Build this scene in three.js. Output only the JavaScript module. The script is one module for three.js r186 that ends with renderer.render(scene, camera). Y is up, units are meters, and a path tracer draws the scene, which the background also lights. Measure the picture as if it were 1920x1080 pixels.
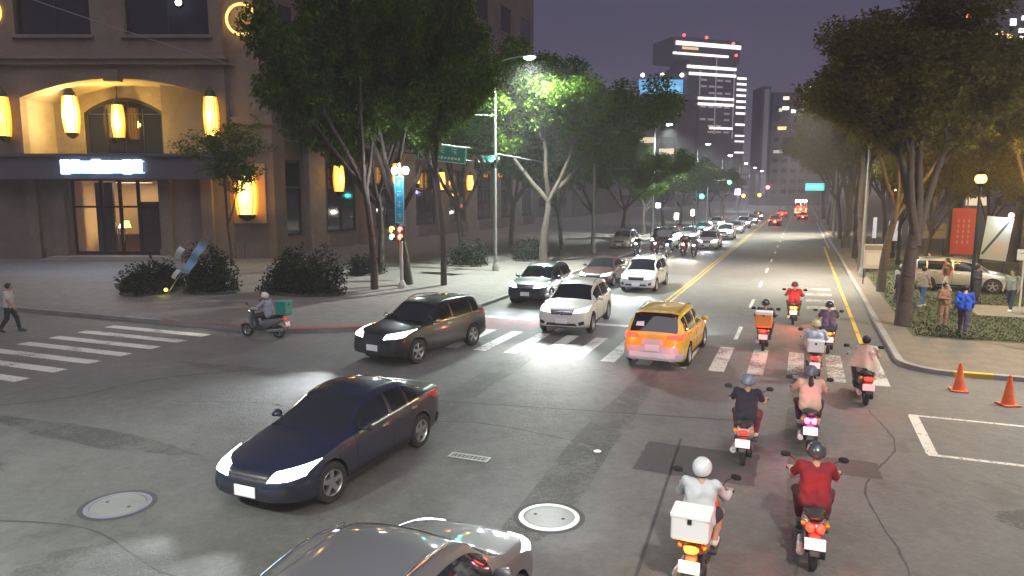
import * as THREE from 'three';
import { mergeGeometries, toCreasedNormals } from 'three/addons/utils/BufferGeometryUtils.js';
import { RoundedBoxGeometry } from 'three/addons/geometries/RoundedBoxGeometry.js';

// ---------- camera, sky, night glow, exposure ----------
const scene = new THREE.Scene();
const camera = new THREE.PerspectiveCamera(43.6, 1024 / 576, 0.1, 3000);
camera.position.set(0, 4.85, 0);
{
  const yaw = 21.81 * Math.PI / 180, pitch = 7.6 * Math.PI / 180;
  camera.lookAt(-Math.sin(yaw) * Math.cos(pitch) * 10, 4.85 - Math.sin(pitch) * 10, -Math.cos(yaw) * Math.cos(pitch) * 10);
}
const renderer = new THREE.WebGLRenderer({ antialias: true });
renderer.setSize(1024, 576);
renderer.toneMapping = THREE.LinearToneMapping;
renderer.toneMappingExposure = 1.0;
renderer.shadowMap.enabled = true;
{
  // night sky over a city: navy overhead, a little paler and more purple towards the roofs
  const w = 64, h = 32, data = new Float32Array(w * h * 4);
  for (let j = 0; j < h; j++) {
    const e = ((j + 0.5) / h - 0.5) * Math.PI, t = Math.pow(Math.max(0, Math.sin(e)), 0.6);
    for (let i = 0; i < w; i++) {
      const k = (j * w + i) * 4;
      data[k] = 0.064 + (0.046 - 0.064) * t; data[k + 1] = 0.058 + (0.043 - 0.058) * t; data[k + 2] = 0.108 + (0.094 - 0.108) * t; data[k + 3] = 1;
    }
  }
  const sky = new THREE.DataTexture(data, w, h, THREE.RGBAFormat, THREE.FloatType);
  sky.mapping = THREE.EquirectangularReflectionMapping; sky.magFilter = THREE.LinearFilter; sky.needsUpdate = true;
  scene.background = sky; scene.environment = sky;
}
// city glow from the clouds: very soft, very weak
const glow = new THREE.DirectionalLight(new THREE.Color(0.97, 0.92, 1.0), 1.5);
glow.position.set(6, 60, 4); glow.target.position.set(-8, 0, -30);
glow.shadow.radius = 110; glow.castShadow = true; glow.shadow.mapSize.set(2048, 2048);
Object.assign(glow.shadow.camera, { left: -90, right: 90, top: 90, bottom: -90, near: 1, far: 300 });
scene.add(glow, glow.target);

// ---------- helpers ----------
let seed = 7;
const rnd = () => { seed = (seed * 1664525 + 1013904223) >>> 0; return seed / 4294967296; };
const rr = (a, b) => a + (b - a) * rnd();
const V = (x, y, z) => new THREE.Vector3(x, y, z);
const lerp = (a, b, t) => a + (b - a) * t, clamp = (x, a = 0, b = 1) => Math.min(b, Math.max(a, x));
const rgb = (r, g, b) => new THREE.Color().setRGB(r, g, b);
const std = (c, roughness = 0.8, metalness = 0, extra = {}) => new THREE.MeshStandardMaterial({ color: Array.isArray(c) ? rgb(...c) : c, roughness, metalness, ...extra });
const phys = (c, roughness = 0.4, metalness = 0, extra = {}) => new THREE.MeshPhysicalMaterial({ color: Array.isArray(c) ? rgb(...c) : c, roughness, metalness, ...extra });
const lit = (c, strength, base = [0.5, 0.5, 0.5]) => new THREE.MeshStandardMaterial({ color: rgb(...base), roughness: 0.5, emissive: rgb(...c), emissiveIntensity: strength });
const counts = new Map();
function numbered(name) { const n = counts.get(name) || 0; counts.set(name, n + 1); return n ? name + '_' + String(n).padStart(3, '0') : name; }
function tag(o, label, category, group, kind) {
  if (label) o.userData.label = label; if (category) o.userData.category = category;
  if (group) o.userData.group = group; if (kind) o.userData.kind = kind; return o;
}
function thing(name, label, category, pos = [0, 0, 0], turn = 0, group) {
  const o = new THREE.Group(); o.name = numbered(name); o.position.set(...pos); o.rotation.y = turn; scene.add(o);
  return tag(o, label, category, group);
}
function mesh(name, geo, mat, parent = scene) {
  const m = new THREE.Mesh(geo, mat); m.name = parent === scene ? numbered(name) : name; m.castShadow = m.receiveShadow = true; parent.add(m); return m;
}
function structure(name, geo, mat, label, parent = scene) { const m = mesh(name, geo, mat, parent); if (parent === scene) tag(m, label, null, null, 'structure'); return m; }
const T = (g, x = 0, y = 0, z = 0) => g.translate(x, y, z);
const bx = (w, h, d, x = 0, y = 0, z = 0) => T(new THREE.BoxGeometry(w, h, d), x, y, z);
const rbx = (w, h, d, r, x = 0, y = 0, z = 0) => T(new RoundedBoxGeometry(w, h, d, 2, r), x, y, z);
const merge = (list) => mergeGeometries(list.map(g => { const n = g.index ? g.toNonIndexed() : g; for (const k of Object.keys(n.attributes)) if (!['position', 'normal', 'uv'].includes(k)) n.deleteAttribute(k); if (!n.attributes.uv) n.setAttribute('uv', new THREE.BufferAttribute(new Float32Array(n.attributes.position.count * 2), 2)); if (!n.attributes.normal) n.computeVertexNormals(); return n; }), false);
function bar(a, b, ra, rb = ra, seg = 8) {            // tapered cylinder from a to b
  const d = V(...b).sub(V(...a)), L = d.length(), g = new THREE.CylinderGeometry(rb, ra, L, seg, 1);
  g.translate(0, L / 2, 0); g.applyQuaternion(new THREE.Quaternion().setFromUnitVectors(V(0, 1, 0), d.normalize())); g.translate(...a); return g;
}
const tube = (pts, r, seg = 20, rad = 6) => new THREE.TubeGeometry(new THREE.CatmullRomCurve3(pts.map(p => V(...p))), seg, r, rad, false);
const lathe = (pts, seg = 16) => new THREE.LatheGeometry(pts.map(p => new THREE.Vector2(...p)), seg);
// loft through superelliptic rings: {c:[x,y,z], a:half width along x, b:half height, n:[dir], e:exponent}; rings stand across z unless tilt is given
function loft(rings, seg = 20, caps = true) {
  const pos = [], idx = [];
  for (const r of rings) for (let i = 0; i < seg; i++) {
    const t = i / seg * Math.PI * 2, c = Math.cos(t), s = Math.sin(t), e = 2 / (r.e || 2.6);
    const x = Math.sign(c) * Math.pow(Math.abs(c), e) * r.a, y = Math.sign(s) * Math.pow(Math.abs(s), e) * r.b, k = r.tilt || 0;
    pos.push(r.c[0] + x, r.c[1] + y * Math.cos(k), r.c[2] + y * Math.sin(k));
  }
  const n = rings.length;
  for (let j = 0; j < n - 1; j++) for (let i = 0; i < seg; i++) { const a = j * seg + i, b = j * seg + (i + 1) % seg; idx.push(a, b, a + seg, b, b + seg, a + seg); }
  if (caps) for (const j of [0, n - 1]) { const k = pos.length / 3; pos.push(...rings[j].c); for (let i = 0; i < seg; i++) { const a = j * seg + i, b = j * seg + (i + 1) % seg; j ? idx.push(a, b, k) : idx.push(b, a, k); } }
  const g = new THREE.BufferGeometry(); g.setAttribute('position', new THREE.Float32BufferAttribute(pos, 3)); g.setIndex(idx); g.computeVertexNormals();
  g.setAttribute('uv', new THREE.Float32BufferAttribute(new Float32Array(pos.length / 3 * 2), 2));
  return g;
}
// tileable value noise and textures
function lattice(n, s) { let q = s; const a = new Float32Array(n * n); for (let i = 0; i < a.length; i++) { q = (q * 1664525 + 1013904223) >>> 0; a[i] = q / 4294967296; } return a; }
function noiseMap(size, octaves) {               // octaves: [[cells, weight], ...]
  const out = new Float32Array(size * size); let tot = 0;
  octaves.forEach(([n, w], k) => {
    const L = lattice(n, 91 + k * 17); tot += w;
    for (let y = 0; y < size; y++) { const fy = y / size * n, y0 = fy | 0, ty = fy - y0, sy = ty * ty * (3 - 2 * ty), r0 = (y0 % n) * n, r1 = ((y0 + 1) % n) * n;
      for (let x = 0; x < size; x++) { const fx = x / size * n, x0 = fx | 0, tx = fx - x0, sx = tx * tx * (3 - 2 * tx), c0 = x0 % n, c1 = (x0 + 1) % n;
        out[y * size + x] += w * lerp(lerp(L[r0 + c0], L[r0 + c1], sx), lerp(L[r1 + c0], L[r1 + c1], sx), sy); } }
  });
  for (let i = 0; i < out.length; i++) out[i] /= tot;
  return out;
}
function tex(size, fn, metres, srgb = false) {    // fn(i, x, y) -> [r, g, b] 0..1 linear
  const d = new Uint8Array(size * size * 4);
  for (let y = 0, i = 0; y < size; y++) for (let x = 0; x < size; x++, i++) { const c = fn(i, x, y); for (let k = 0; k < 3; k++) d[i * 4 + k] = clamp(srgb ? Math.pow(clamp(c[k]), 1 / 2.2) : c[k]) * 255; d[i * 4 + 3] = 255; }
  const t = new THREE.DataTexture(d, size, size); t.wrapS = t.wrapT = THREE.RepeatWrapping; t.magFilter = THREE.LinearFilter; t.minFilter = THREE.LinearMipmapLinearFilter; t.generateMipmaps = true;
  if (srgb) t.colorSpace = THREE.SRGBColorSpace; t.repeat.set(1 / metres, 1 / metres); t.needsUpdate = true; return t;
}
function metreUV(g) {                              // uv in metres by the main direction of each face
  if (g.index) g = g.toNonIndexed();
  const p = g.attributes.position, uv = new Float32Array(p.count * 2), a = V(0, 0, 0), b = V(0, 0, 0), c = V(0, 0, 0);
  for (let i = 0; i < p.count; i += 3) {
    a.fromBufferAttribute(p, i); b.fromBufferAttribute(p, i + 1).sub(a); c.fromBufferAttribute(p, i + 2).sub(a); b.cross(c);
    const x = Math.abs(b.x), y = Math.abs(b.y), z = Math.abs(b.z);
    for (let k = 0; k < 3; k++) { const q = i + k, X = p.getX(q), Y = p.getY(q), Z = p.getZ(q); const [u, v] = y >= x && y >= z ? [X, -Z] : x > z ? [Z, Y] : [X, Y]; uv[q * 2] = u; uv[q * 2 + 1] = v; }
  }
  g.setAttribute('uv', new THREE.BufferAttribute(uv, 2)); return g;
}
function spot(parent, pos, to, color, cd, angle, penumbra = 0.6, radius = 4) {
  const l = new THREE.SpotLight(rgb(...color), cd, 0, angle, penumbra, 2); l.position.set(...pos); l.target.position.set(...to); l.castShadow = true; l.shadow.radius = radius; parent.add(l, l.target); return l;
}
function bulb(parent, pos, color, cd, radius = 4) { const l = new THREE.PointLight(rgb(...color), cd, 0, 2); l.position.set(...pos); l.castShadow = true; l.shadow.radius = radius; parent.add(l); return l; }

// ---------- surface materials ----------
const nA = noiseMap(1024, [[6, 1.0], [16, 0.7], [48, 0.6], [160, 0.8], [512, 1.2]]), nB = noiseMap(512, [[4, 1], [11, 0.8], [40, 0.5], [128, 0.5]]), nC = noiseMap(512, [[32, 0.5], [128, 1], [256, 1]]);
const asphaltMap = tex(1024, (i, x, y) => { const n = nA[i], b = nB[(y >> 1) * 512 + (x >> 1)]; let v = 0.098 + (n - 0.5) * 0.085 + (b - 0.5) * 0.085; const oil = clamp((b - 0.64) * 9); v *= 1 - 0.35 * oil; return [v * 1.02, v, v * 0.97]; }, 26, true);
const asphaltBump = tex(1024, (i) => { const v = nA[i]; return [v, v, v]; }, 5);
const asphalt = std([1, 1, 1], 0.72, 0, { map: asphaltMap, bumpMap: asphaltBump, bumpScale: 0.02 });
const asphaltNew = std([0.042, 0.042, 0.045], 0.8, 0, { bumpMap: asphaltBump, bumpScale: 0.02 });
const paveMap = tex(1024, (i, x, y) => { const u = x % 64, w = (y + (((x / 64) | 0) % 2) * 32) % 64, j = u < 2 || w < 2 ? 0.62 : 1, cell = ((((x / 64) | 0) * 37 + (((y + (((x / 64) | 0) % 2) * 32) / 64) | 0) * 71) % 13) / 13, v = (0.20 + (cell - 0.5) * 0.05 + (nA[i] - 0.5) * 0.09) * j; return [v * 1.08, v, v * 0.93]; }, 6.4, true);
const pave = std([0.62, 0.60, 0.62], 0.75, 0, { map: paveMap, bumpMap: asphaltBump, bumpScale: 0.008 });
const concrete = std([0.27, 0.26, 0.245], 0.85, 0, { map: tex(512, (i) => { const v = 0.85 + (nB[i] - 0.5) * 0.6; return [v, v, v]; }, 4, true), bumpMap: asphaltBump, bumpScale: 0.01 });
const paintAlpha = (keep) => tex(512, (i) => { const v = nC[i] * 0.55 + nB[i] * 0.45 > keep ? 0 : 1; return [v, v, v]; }, 3.1);
const wornA = paintAlpha(0.575), wornB = paintAlpha(0.50);
const whitePaint = std([0.52, 0.52, 0.49], 0.6, 0, { alphaMap: wornA, alphaTest: 0.5 });
const whiteWorn = std([0.42, 0.42, 0.39], 0.65, 0, { alphaMap: wornB, alphaTest: 0.5 });
const yellowPaint = std([0.50, 0.33, 0.04], 0.6, 0, { alphaMap: wornA, alphaTest: 0.5 });
const redPaint = std([0.26, 0.045, 0.035], 0.7, 0, { alphaMap: wornB, alphaTest: 0.5 });
const stoneTex = tex(512, (i) => { const v = 0.8 + (nB[i] - 0.5) * 0.5 + (nC[i] - 0.5) * 0.25; return [v, v * 0.99, v * 0.97]; }, 5, true);
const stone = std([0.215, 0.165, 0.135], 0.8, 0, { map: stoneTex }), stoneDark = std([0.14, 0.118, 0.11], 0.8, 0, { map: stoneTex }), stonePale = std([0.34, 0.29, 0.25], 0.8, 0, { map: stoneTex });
const darkMetal = std([0.03, 0.032, 0.036], 0.5, 0.6), grey = std([0.30, 0.31, 0.32], 0.5, 0.5), black = std([0.012, 0.012, 0.014], 0.6), rubber = std([0.02, 0.02, 0.021], 0.85), chrome = std([0.75, 0.76, 0.78], 0.18, 1), alloy = std([0.55, 0.56, 0.58], 0.35, 0.9), darkGlass = phys([0.012, 0.014, 0.018], 0.06, 0, { clearcoat: 0.6, clearcoatRoughness: 0.04 });
const plateWhite = std([0.75, 0.75, 0.80], 0.5);

// ---------- ground, road, pavements ----------
structure('ground', metreUV(new THREE.PlaneGeometry(3600, 3600).rotateX(-Math.PI / 2).translate(0, -0.06, -600)), asphaltNew, 'dark ground reaching the horizon');
const road = structure('road', metreUV(new THREE.PlaneGeometry(660, 700).rotateX(-Math.PI / 2).translate(0, 0, -290)), asphalt, 'grey asphalt road and crossing');
function slab(outline, holeBottom, top, mat, name, label, inset) {
  const s = new THREE.Shape(); outline(s, 0);
  const k = new THREE.ExtrudeGeometry(s, { depth: top - holeBottom, bevelEnabled: false, curveSegments: 10 }).rotateX(-Math.PI / 2).translate(0, holeBottom, 0);
  const o = structure(name, metreUV(k), concrete, label);
  const i = new THREE.Shape(); outline(i, inset);
  mesh('paving', metreUV(new THREE.ShapeGeometry(i, 10).rotateX(-Math.PI / 2).translate(0, top + 0.005, 0)), mat, o);
  return o;
}
// shapes are drawn in (x, -z)
const pavementLeft = slab((s, d) => { const X = -12.4 - d, Z = 19.6 + d, R = 6 - d; s.moveTo(-320, Z); s.lineTo(X - R, Z); s.absarc(X - R, Z + R, R, -Math.PI / 2, 0, false); s.lineTo(X, 600); s.lineTo(-320, 600); s.closePath(); }, -0.04, 0.13, pave, 'pavement', 'paved corner plaza and pavement in front of the hotel', 0.18);
const pavementRight = slab((s, d) => { const X = 2.7 + d, Z = 21.6 + d, R = 1.3 - d; s.moveTo(320, Z); s.lineTo(320, 600); s.lineTo(X, 600); s.lineTo(X, Z + R); s.absarc(X + R, Z + R, R, Math.PI, Math.PI * 1.5, false); s.closePath(); }, -0.04, 0.13, pave, 'pavement', 'tree lined pavement beside the park', 0.18);
pavementRight.children[0].material = std([0.52, 0.46, 0.40], 0.8, 0, { map: paveMap, bumpMap: asphaltBump, bumpScale: 0.008 });
const mark = (name, w, l, x, z, mat = whitePaint, turn = 0, y = 0.004) => { const g = metreUV(new THREE.PlaneGeometry(w, l).rotateX(-Math.PI / 2).rotateY(turn).translate(x, y, z)); return mesh(name, g, mat, road); };
for (const dx of [-0.11, 0.11]) mark('centre_line', 0.11, 420, -5.35 + dx, -237, yellowPaint);
for (let k = 0; k < 22; k++) mark('lane_dash', 0.13, 2.5, -1.83, -25.7 - k * 7.2, whitePaint);
for (let k = 0; k < 14; k++) mark('lane_dash', 0.13, 2.5, -8.9, -47 - k * 7.2, whitePaint);
mark('edge_line', 0.13, 46, 2.0, -46.5, yellowPaint); mark('edge_line', 0.12, 60, 2.35, -98, whiteWorn);
for (let k = 0; k < 14; k++) mark('crosswalk_stripe', 0.42, 3.3, -11.05 + k * 1.01, -21.5, k > 9 ? whiteWorn : whitePaint);
mark('stop_line', 6.6, 0.4, -8.95, -25.55);
mark('red_road_patch', 3.4, 1.9, -10.4, -24.25, redPaint);
for (let k = 0; k < 4; k++) mark('road_character', 1.15, 0.85, 0.95, -32.6 - k * 2.15, whiteWorn);
for (let k = 0; k < 12; k++) mark('crosswalk_stripe', 4.6, 0.42, -20.9, -18.5 + k * 1.05, whitePaint);
// waiting box on the right
mark('box_line', 6.2, 0.10, 5.5, -17.43); mark('box_line', 6.2, 0.12, 5.5, -14.84); mark('box_line', 0.2, 2.5, 2.48, -16.13);
const ragged = (w, l, x, z) => { const s = new THREE.Shape(), P = []; for (const [ax, ay, bx2, by] of [[-1, -1, 1, -1], [1, -1, 1, 1], [1, 1, -1, 1], [-1, 1, -1, -1]]) for (let k = 0; k < 9; k++) P.push([lerp(ax, bx2, k / 9) * w / 2 + rr(-0.025, 0.025), lerp(ay, by, k / 9) * l / 2 + rr(-0.025, 0.025)]); P.forEach((p, i) => i ? s.lineTo(...p) : s.moveTo(...p)); return metreUV(new THREE.ShapeGeometry(s).rotateX(-Math.PI / 2).translate(x, 0.004, z)); };
mesh('asphalt_patch', ragged(2.05, 1.55, -1.53, -12.85), asphaltNew, road);
mesh('asphalt_patch', ragged(1.5, 0.8, 0.75, -13.6), std([0.06, 0.055, 0.048], 0.8, 0, { bumpMap: asphaltBump, bumpScale: 0.02 }), road);
mesh('road_seam', metreUV(new THREE.PlaneGeometry(0.05, 16).rotateX(-Math.PI / 2).rotateY(0.05).translate(-1.6, 0.004, -6.0)), asphaltNew, road);
mesh('road_seam', metreUV(new THREE.PlaneGeometry(9, 0.06).rotateX(-Math.PI / 2).rotateY(0.16).translate(-5.5, 0.004, -14.9)), asphaltNew, road);
// sealed cracks and speckled oil stains
function crack(pts, w) {
  const c = new THREE.CatmullRomCurve3(pts.map(([x, z]) => V(x, 0, z))).getSpacedPoints(Math.ceil(pts.length * 9)), s = new THREE.Shape(), L = [], R = [];
  c.forEach((p, i) => { const q = c[Math.min(i + 1, c.length - 1)], o = c[Math.max(i - 1, 0)], d = V(q.x - o.x, 0, q.z - o.z).normalize(), k = w * rr(0.5, 1.3) / 2, jx = rr(-0.02, 0.02); L.push([p.x - d.z * k + jx, -(p.z + d.x * k)]); R.push([p.x + d.z * k + jx, -(p.z - d.x * k)]); });
  [...L, ...R.reverse()].forEach((p, i) => i ? s.lineTo(...p) : s.moveTo(...p));
  mesh('sealed_crack', metreUV(new THREE.ShapeGeometry(s).rotateX(-Math.PI / 2).translate(0, 0.0035, 0)), asphaltNew, road);
}
crack([[-12, -6.2], [-9.5, -6.9], [-7, -6.4], [-5.2, -7.4], [-3.6, -7.1]], 0.04); crack([[1.2, -7.5], [1.5, -10], [1.2, -12.6], [1.9, -15.2], [1.6, -17.5]], 0.035); crack([[-13.5, -12.2], [-11, -12.9], [-9, -12.4], [-6.2, -13.4], [-3.4, -13.0]], 0.04); crack([[-18, -9.5], [-16, -11.5], [-15.5, -13.5], [-13.2, -15.8]], 0.045); crack([[2.2, -9.2], [4, -9.6], [6.5, -9.1]], 0.04);
const stainMat = std([0.062, 0.06, 0.058], 0.75, 0, { alphaMap: paintAlpha(0.47), alphaTest: 0.5 });
for (const [w, l, x, z] of [[0.9, 9, -7.4, -16.5], [0.9, 14, -3.5, -13], [0.8, 10, -10.5, -23.5], [0.6, 16, 0.2, -17], [5, 0.8, -14, -15.2], [6, 0.9, -13, -9.8], [2.2, 1.6, -8.2, -6.0], [1.4, 1.2, 3.6, -12.2], [1.8, 1.0, -13.6, -7.8]]) { const s = new THREE.Shape(); for (let k = 0; k < 22; k++) { const a = k / 22 * 6.283, q = rr(0.75, 1.1); s[k ? 'lineTo' : 'moveTo'](Math.cos(a) * w / 2 * q, Math.sin(a) * l / 2 * q); } s.closePath(); mesh('oil_stain', metreUV(new THREE.ShapeGeometry(s).rotateX(-Math.PI / 2).translate(x, 0.003, z)), stainMat, road); }
// yellow and red painted kerb edges
mesh('yellow_kerb_paint', bx(0.9, 0.135, 0.02, 4.4, 0.067, -21.588), yellowPaint, pavementRight);
mesh('yellow_kerb_paint', metreUV(bx(0.9, 0.003, 0.16, 4.4, 0.1325, -21.69)), yellowPaint, pavementRight);
mesh('red_kerb_paint', metreUV(bx(3.4, 0.003, 0.17, -20.2, 0.1325, -19.69)), redPaint, pavementLeft);
{ const s = new THREE.Shape(); s.absarc(-18.4, 25.6, 5.99, -Math.PI / 2, -0.05, false); s.absarc(-18.4, 25.6, 5.60, -0.05, -Math.PI / 2, true); s.closePath();
  mesh('red_kerb_paint', metreUV(new THREE.ShapeGeometry(s, 24).rotateX(-Math.PI / 2).translate(0, 0.142, 0)), std([0.30, 0.06, 0.045], 0.7), pavementLeft); }
// manhole covers and drain
function manhole(x, z, r, rim, label) {
  const o = thing('manhole_cover', label, 'manhole cover', [x, 0.006, z], 0, 'round manhole covers in the road');
  mesh('rim', lathe([[r * 0.88, 0], [r * 0.88, 0.012], [r, 0.012], [r + 0.02, 0]], 40), rim, o);
  mesh('lid', lathe([[0, 0.008], [r * 0.84, 0.008], [r * 0.86, 0]], 40), std([0.26, 0.27, 0.26], 0.5, 0.5, { bumpMap: asphaltBump, bumpScale: 0.03 }), o);
  mesh('asphalt_collar', new THREE.RingGeometry(r + 0.02, r + 0.1, 40).rotateX(-Math.PI / 2).translate(0, -0.001, 0), asphaltNew, o);
  for (const s of [-1, 1]) mesh('pick_hole', lathe([[0, 0.0095], [0.03, 0.0095], [0.03, 0.007]], 10).translate(s * r * 0.5, 0, 0), black, o);
}
manhole(-3.3, -9.75, 0.44, std([0.62, 0.63, 0.6], 0.4, 0.3), 'pale ringed manhole cover in the middle of the road');
manhole(-9.69, -7.65, 0.46, std([0.22, 0.21, 0.27], 0.5, 0.4), 'dull grey manhole cover in the road, lower left');
{ const d = thing('drain_grate', 'narrow flat steel drain grate beside the dark sedan', 'drain', [-5.46, 0.006, -11.53]);
  mesh('frame', merge([bx(0.78, 0.012, 0.03, 0, 0.006, 0.1), bx(0.78, 0.012, 0.03, 0, 0.006, -0.1), bx(0.03, 0.012, 0.17, 0.375, 0.006, 0), bx(0.03, 0.012, 0.17, -0.375, 0.006, 0)]), std([0.4, 0.4, 0.38], 0.5, 0.5), d);
  for (let k = 0; k < 9; k++) mesh('bar', bx(0.035, 0.01, 0.168, -0.32 + k * 0.08, 0.005, 0), std([0.22, 0.22, 0.22], 0.5, 0.5), d); }
{ const g = thing('road_stud', 'small white round stud in the middle of the road', 'road stud', [-3.35, 0.003, -12.7]); mesh('dome', lathe([[0, 0.028], [0.05, 0.022], [0.075, 0.01], [0.08, 0]], 16), std([0.7, 0.7, 0.68], 0.4), g); mesh('collar', lathe([[0.07, 0.009], [0.1, 0.004], [0.11, 0]], 16), asphaltNew, g); }
// lawn on the right
const lawn = structure('lawn', metreUV(new THREE.PlaneGeometry(60, 30).rotateX(-Math.PI / 2).translate(33.6, 0.142, -41.5)), std([0.045, 0.055, 0.02], 1, 0, { bumpMap: asphaltBump, bumpScale: 0.05 }), 'park lawn behind the pavement');
structure('park_path', metreUV(new THREE.PlaneGeometry(50, 3.0).rotateX(-Math.PI / 2).translate(31.5, 0.147, -33.6)), concrete, 'pale path across the park lawn');
{ const blade = new THREE.BufferGeometry(); blade.setAttribute('position', new THREE.Float32BufferAttribute([-0.03, 0, 0, 0.03, 0, 0, 0.012, 0.13, 0.02, 0, 0, -0.03, 0, 0, 0.03, -0.025, 0.1, 0.012, 0.03, 0, 0.02, -0.02, 0, -0.02, 0.05, 0.08, -0.03], 3)); blade.computeVertexNormals();
  const n = 9000, im = new THREE.InstancedMesh(blade, std([0.052, 0.064, 0.02], 1, 0, { side: THREE.DoubleSide }), n), m = new THREE.Matrix4(), q = new THREE.Quaternion();
  for (let k = 0; k < n; k++) { const z = -26.7 - Math.pow(rnd(), 1.6) * 20, x = 3.7 + rnd() * 14; const s = z < -31.9 && z > -35.2 && x > 6.4 ? 0.01 : rr(0.6, 1.3); q.setFromAxisAngle(V(0, 1, 0), rnd() * 6.3); m.compose(V(x, 0.14, z), q, V(s, s * 0.5, s)); im.setMatrixAt(k, m); }
  im.name = 'grass'; im.castShadow = im.receiveShadow = true; scene.add(im); tag(im, 'short park grass under the trees on the right', 'grass', null, 'stuff'); }

// ---------- hotel on the left corner ----------
const warm = [1.0, 0.60, 0.20];
function frameOf(o, xdir) { const X = V(...xdir).normalize(), Y = V(0, 1, 0), Z = X.clone().cross(Y); return new THREE.Matrix4().makeBasis(X, Y, Z).setPosition(...o); }
const putG = (g, f) => metreUV(g).clone().applyMatrix4(f);
const hotel = thing('hotel_building', 'stone hotel with a lit arched niche over its corner entrance', 'building');
{
  const F = frameOf([-37.5, 0.13, -40.2], [0.928, 0, -0.371]);      // entrance face, u to the right, z outwards
  const part = (n, g, m, p = hotel) => mesh(n, putG(g, F), m, p);
  const dpart = (n, g, m, p) => part(n, g.translate(-0.8, 0, 0), m, p);
  const fb = (u0, u1, v0, v1, w0, w1) => bx(u1 - u0, v1 - v0, w1 - w0, (u0 + u1) / 2, (v0 + v1) / 2, (w0 + w1) / 2);
  const archPath = (P, u0, u1, v0, vs, vc) => { P.moveTo(u0, v0); P.lineTo(u1, v0); P.lineTo(u1, vs); const n = 16; for (let k = 1; k <= n; k++) { const t = k / n, u = lerp(u1, u0, t), q = 2 * t - 1; P.lineTo(u, vs + (vc - vs) * (1 - q * q)); } P.closePath(); return P; };
  const w = new THREE.Shape(); w.moveTo(-30, 0); w.lineTo(0, 0); w.lineTo(0, 34); w.lineTo(-30, 34); w.closePath();
  w.holes.push(archPath(new THREE.Path(), -14.3, -0.7, 7.3, 11.2, 12.5));
  const rect = (u0, u1, v0, v1) => { const p = new THREE.Path(); p.moveTo(u0, v0); p.lineTo(u1, v0); p.lineTo(u1, v1); p.lineTo(u0, v1); p.closePath(); return p; };
  w.holes.push(rect(-11.4, -5.1, 0.25, 5.5));
  const wins = []; for (const v of [15.4, 20.4, 25.4]) for (const [u0, u1] of [[-14.2, -9.0], [-6.7, -0.9], [-21.4, -16.6]]) { wins.push([u0, u1, v, v + 3.7]); w.holes.push(rect(u0, u1, v, v + 3.7)); }
  part('wall', new THREE.ExtrudeGeometry(w, { depth: 0.7, bevelEnabled: false }).translate(0, 0, -0.7), stone);
  part('wall_back', fb(-30, -0.4, 12.7, 34, -6.2, -5.9), stone);
  for (const [u0, u1, v0, v1] of wins) { const p = part('window', merge([fb(u0, u1, v0, v0 + 0.12, -0.5, -0.35), fb(u0, u1, v1 - 0.12, v1, -0.5, -0.35), fb(u0, u0 + 0.12, v0, v1, -0.52, -0.36), fb(u1 - 0.12, u1, v0, v1, -0.52, -0.36), fb((u0 + u1) / 2 - 0.05, (u0 + u1) / 2 + 0.05, v0, v1, -0.51, -0.37)]), darkMetal); part('pane', fb(u0 + 0.1, u1 - 0.1, v0 + 0.1, v1 - 0.1, -0.46, -0.44), darkGlass, p); part('sill', fb(u0 - 0.2, u1 + 0.2, v0 - 0.22, v0, -0.3, 0.2), stone, p); }
  // niche behind the arch: floor, side walls, vault, back wall with a darker arched window
  part('niche_floor', fb(-14.6, -0.4, 6.9, 7.29, -4.3, -0.7), stone);
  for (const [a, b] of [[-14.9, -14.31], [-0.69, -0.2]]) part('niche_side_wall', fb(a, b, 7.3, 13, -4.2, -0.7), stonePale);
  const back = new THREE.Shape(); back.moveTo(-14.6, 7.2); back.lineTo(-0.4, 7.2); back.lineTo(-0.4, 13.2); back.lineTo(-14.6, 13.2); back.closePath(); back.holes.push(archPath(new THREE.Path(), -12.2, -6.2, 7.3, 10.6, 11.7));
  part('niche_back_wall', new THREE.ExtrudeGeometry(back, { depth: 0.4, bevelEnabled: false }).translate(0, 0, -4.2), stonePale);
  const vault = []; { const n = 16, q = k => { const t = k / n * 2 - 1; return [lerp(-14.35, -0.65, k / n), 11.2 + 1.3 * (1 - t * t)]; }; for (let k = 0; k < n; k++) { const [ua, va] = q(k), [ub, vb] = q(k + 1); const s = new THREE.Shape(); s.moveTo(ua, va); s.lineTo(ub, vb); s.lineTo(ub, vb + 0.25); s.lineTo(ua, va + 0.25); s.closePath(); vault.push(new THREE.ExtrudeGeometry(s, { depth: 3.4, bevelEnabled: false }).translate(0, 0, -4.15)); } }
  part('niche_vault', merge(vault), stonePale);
  const wd = part('arched_window', (() => { const s = archPath(new THREE.Shape(), -12.2, -6.2, 7.3, 10.6, 11.7), h = archPath(new THREE.Path(), -11.95, -6.45, 7.5, 10.5, 11.4); s.holes.push(h); return new THREE.ExtrudeGeometry(s, { depth: 0.15, bevelEnabled: false }).translate(0, 0, -4.1); })(), darkMetal);
  for (let k = 0; k < 4; k++) { const u = -11.95 + k * 1.375; part('pane', fb(u + 0.04, u + 1.335, 7.5, 10.5, -4.08, -4.06), darkGlass, wd); part('mullion', fb(u - 0.04, u + 0.04, 7.5, 10.9, -4.09, -4.0), darkMetal, wd); }
  part('upper_pane', new THREE.ExtrudeGeometry(archPath(new THREE.Shape(), -11.95, -6.45, 10.52, 10.56, 11.4), { depth: 0.02, bevelEnabled: false }).translate(0, 0, -4.08), darkGlass, wd);
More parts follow.
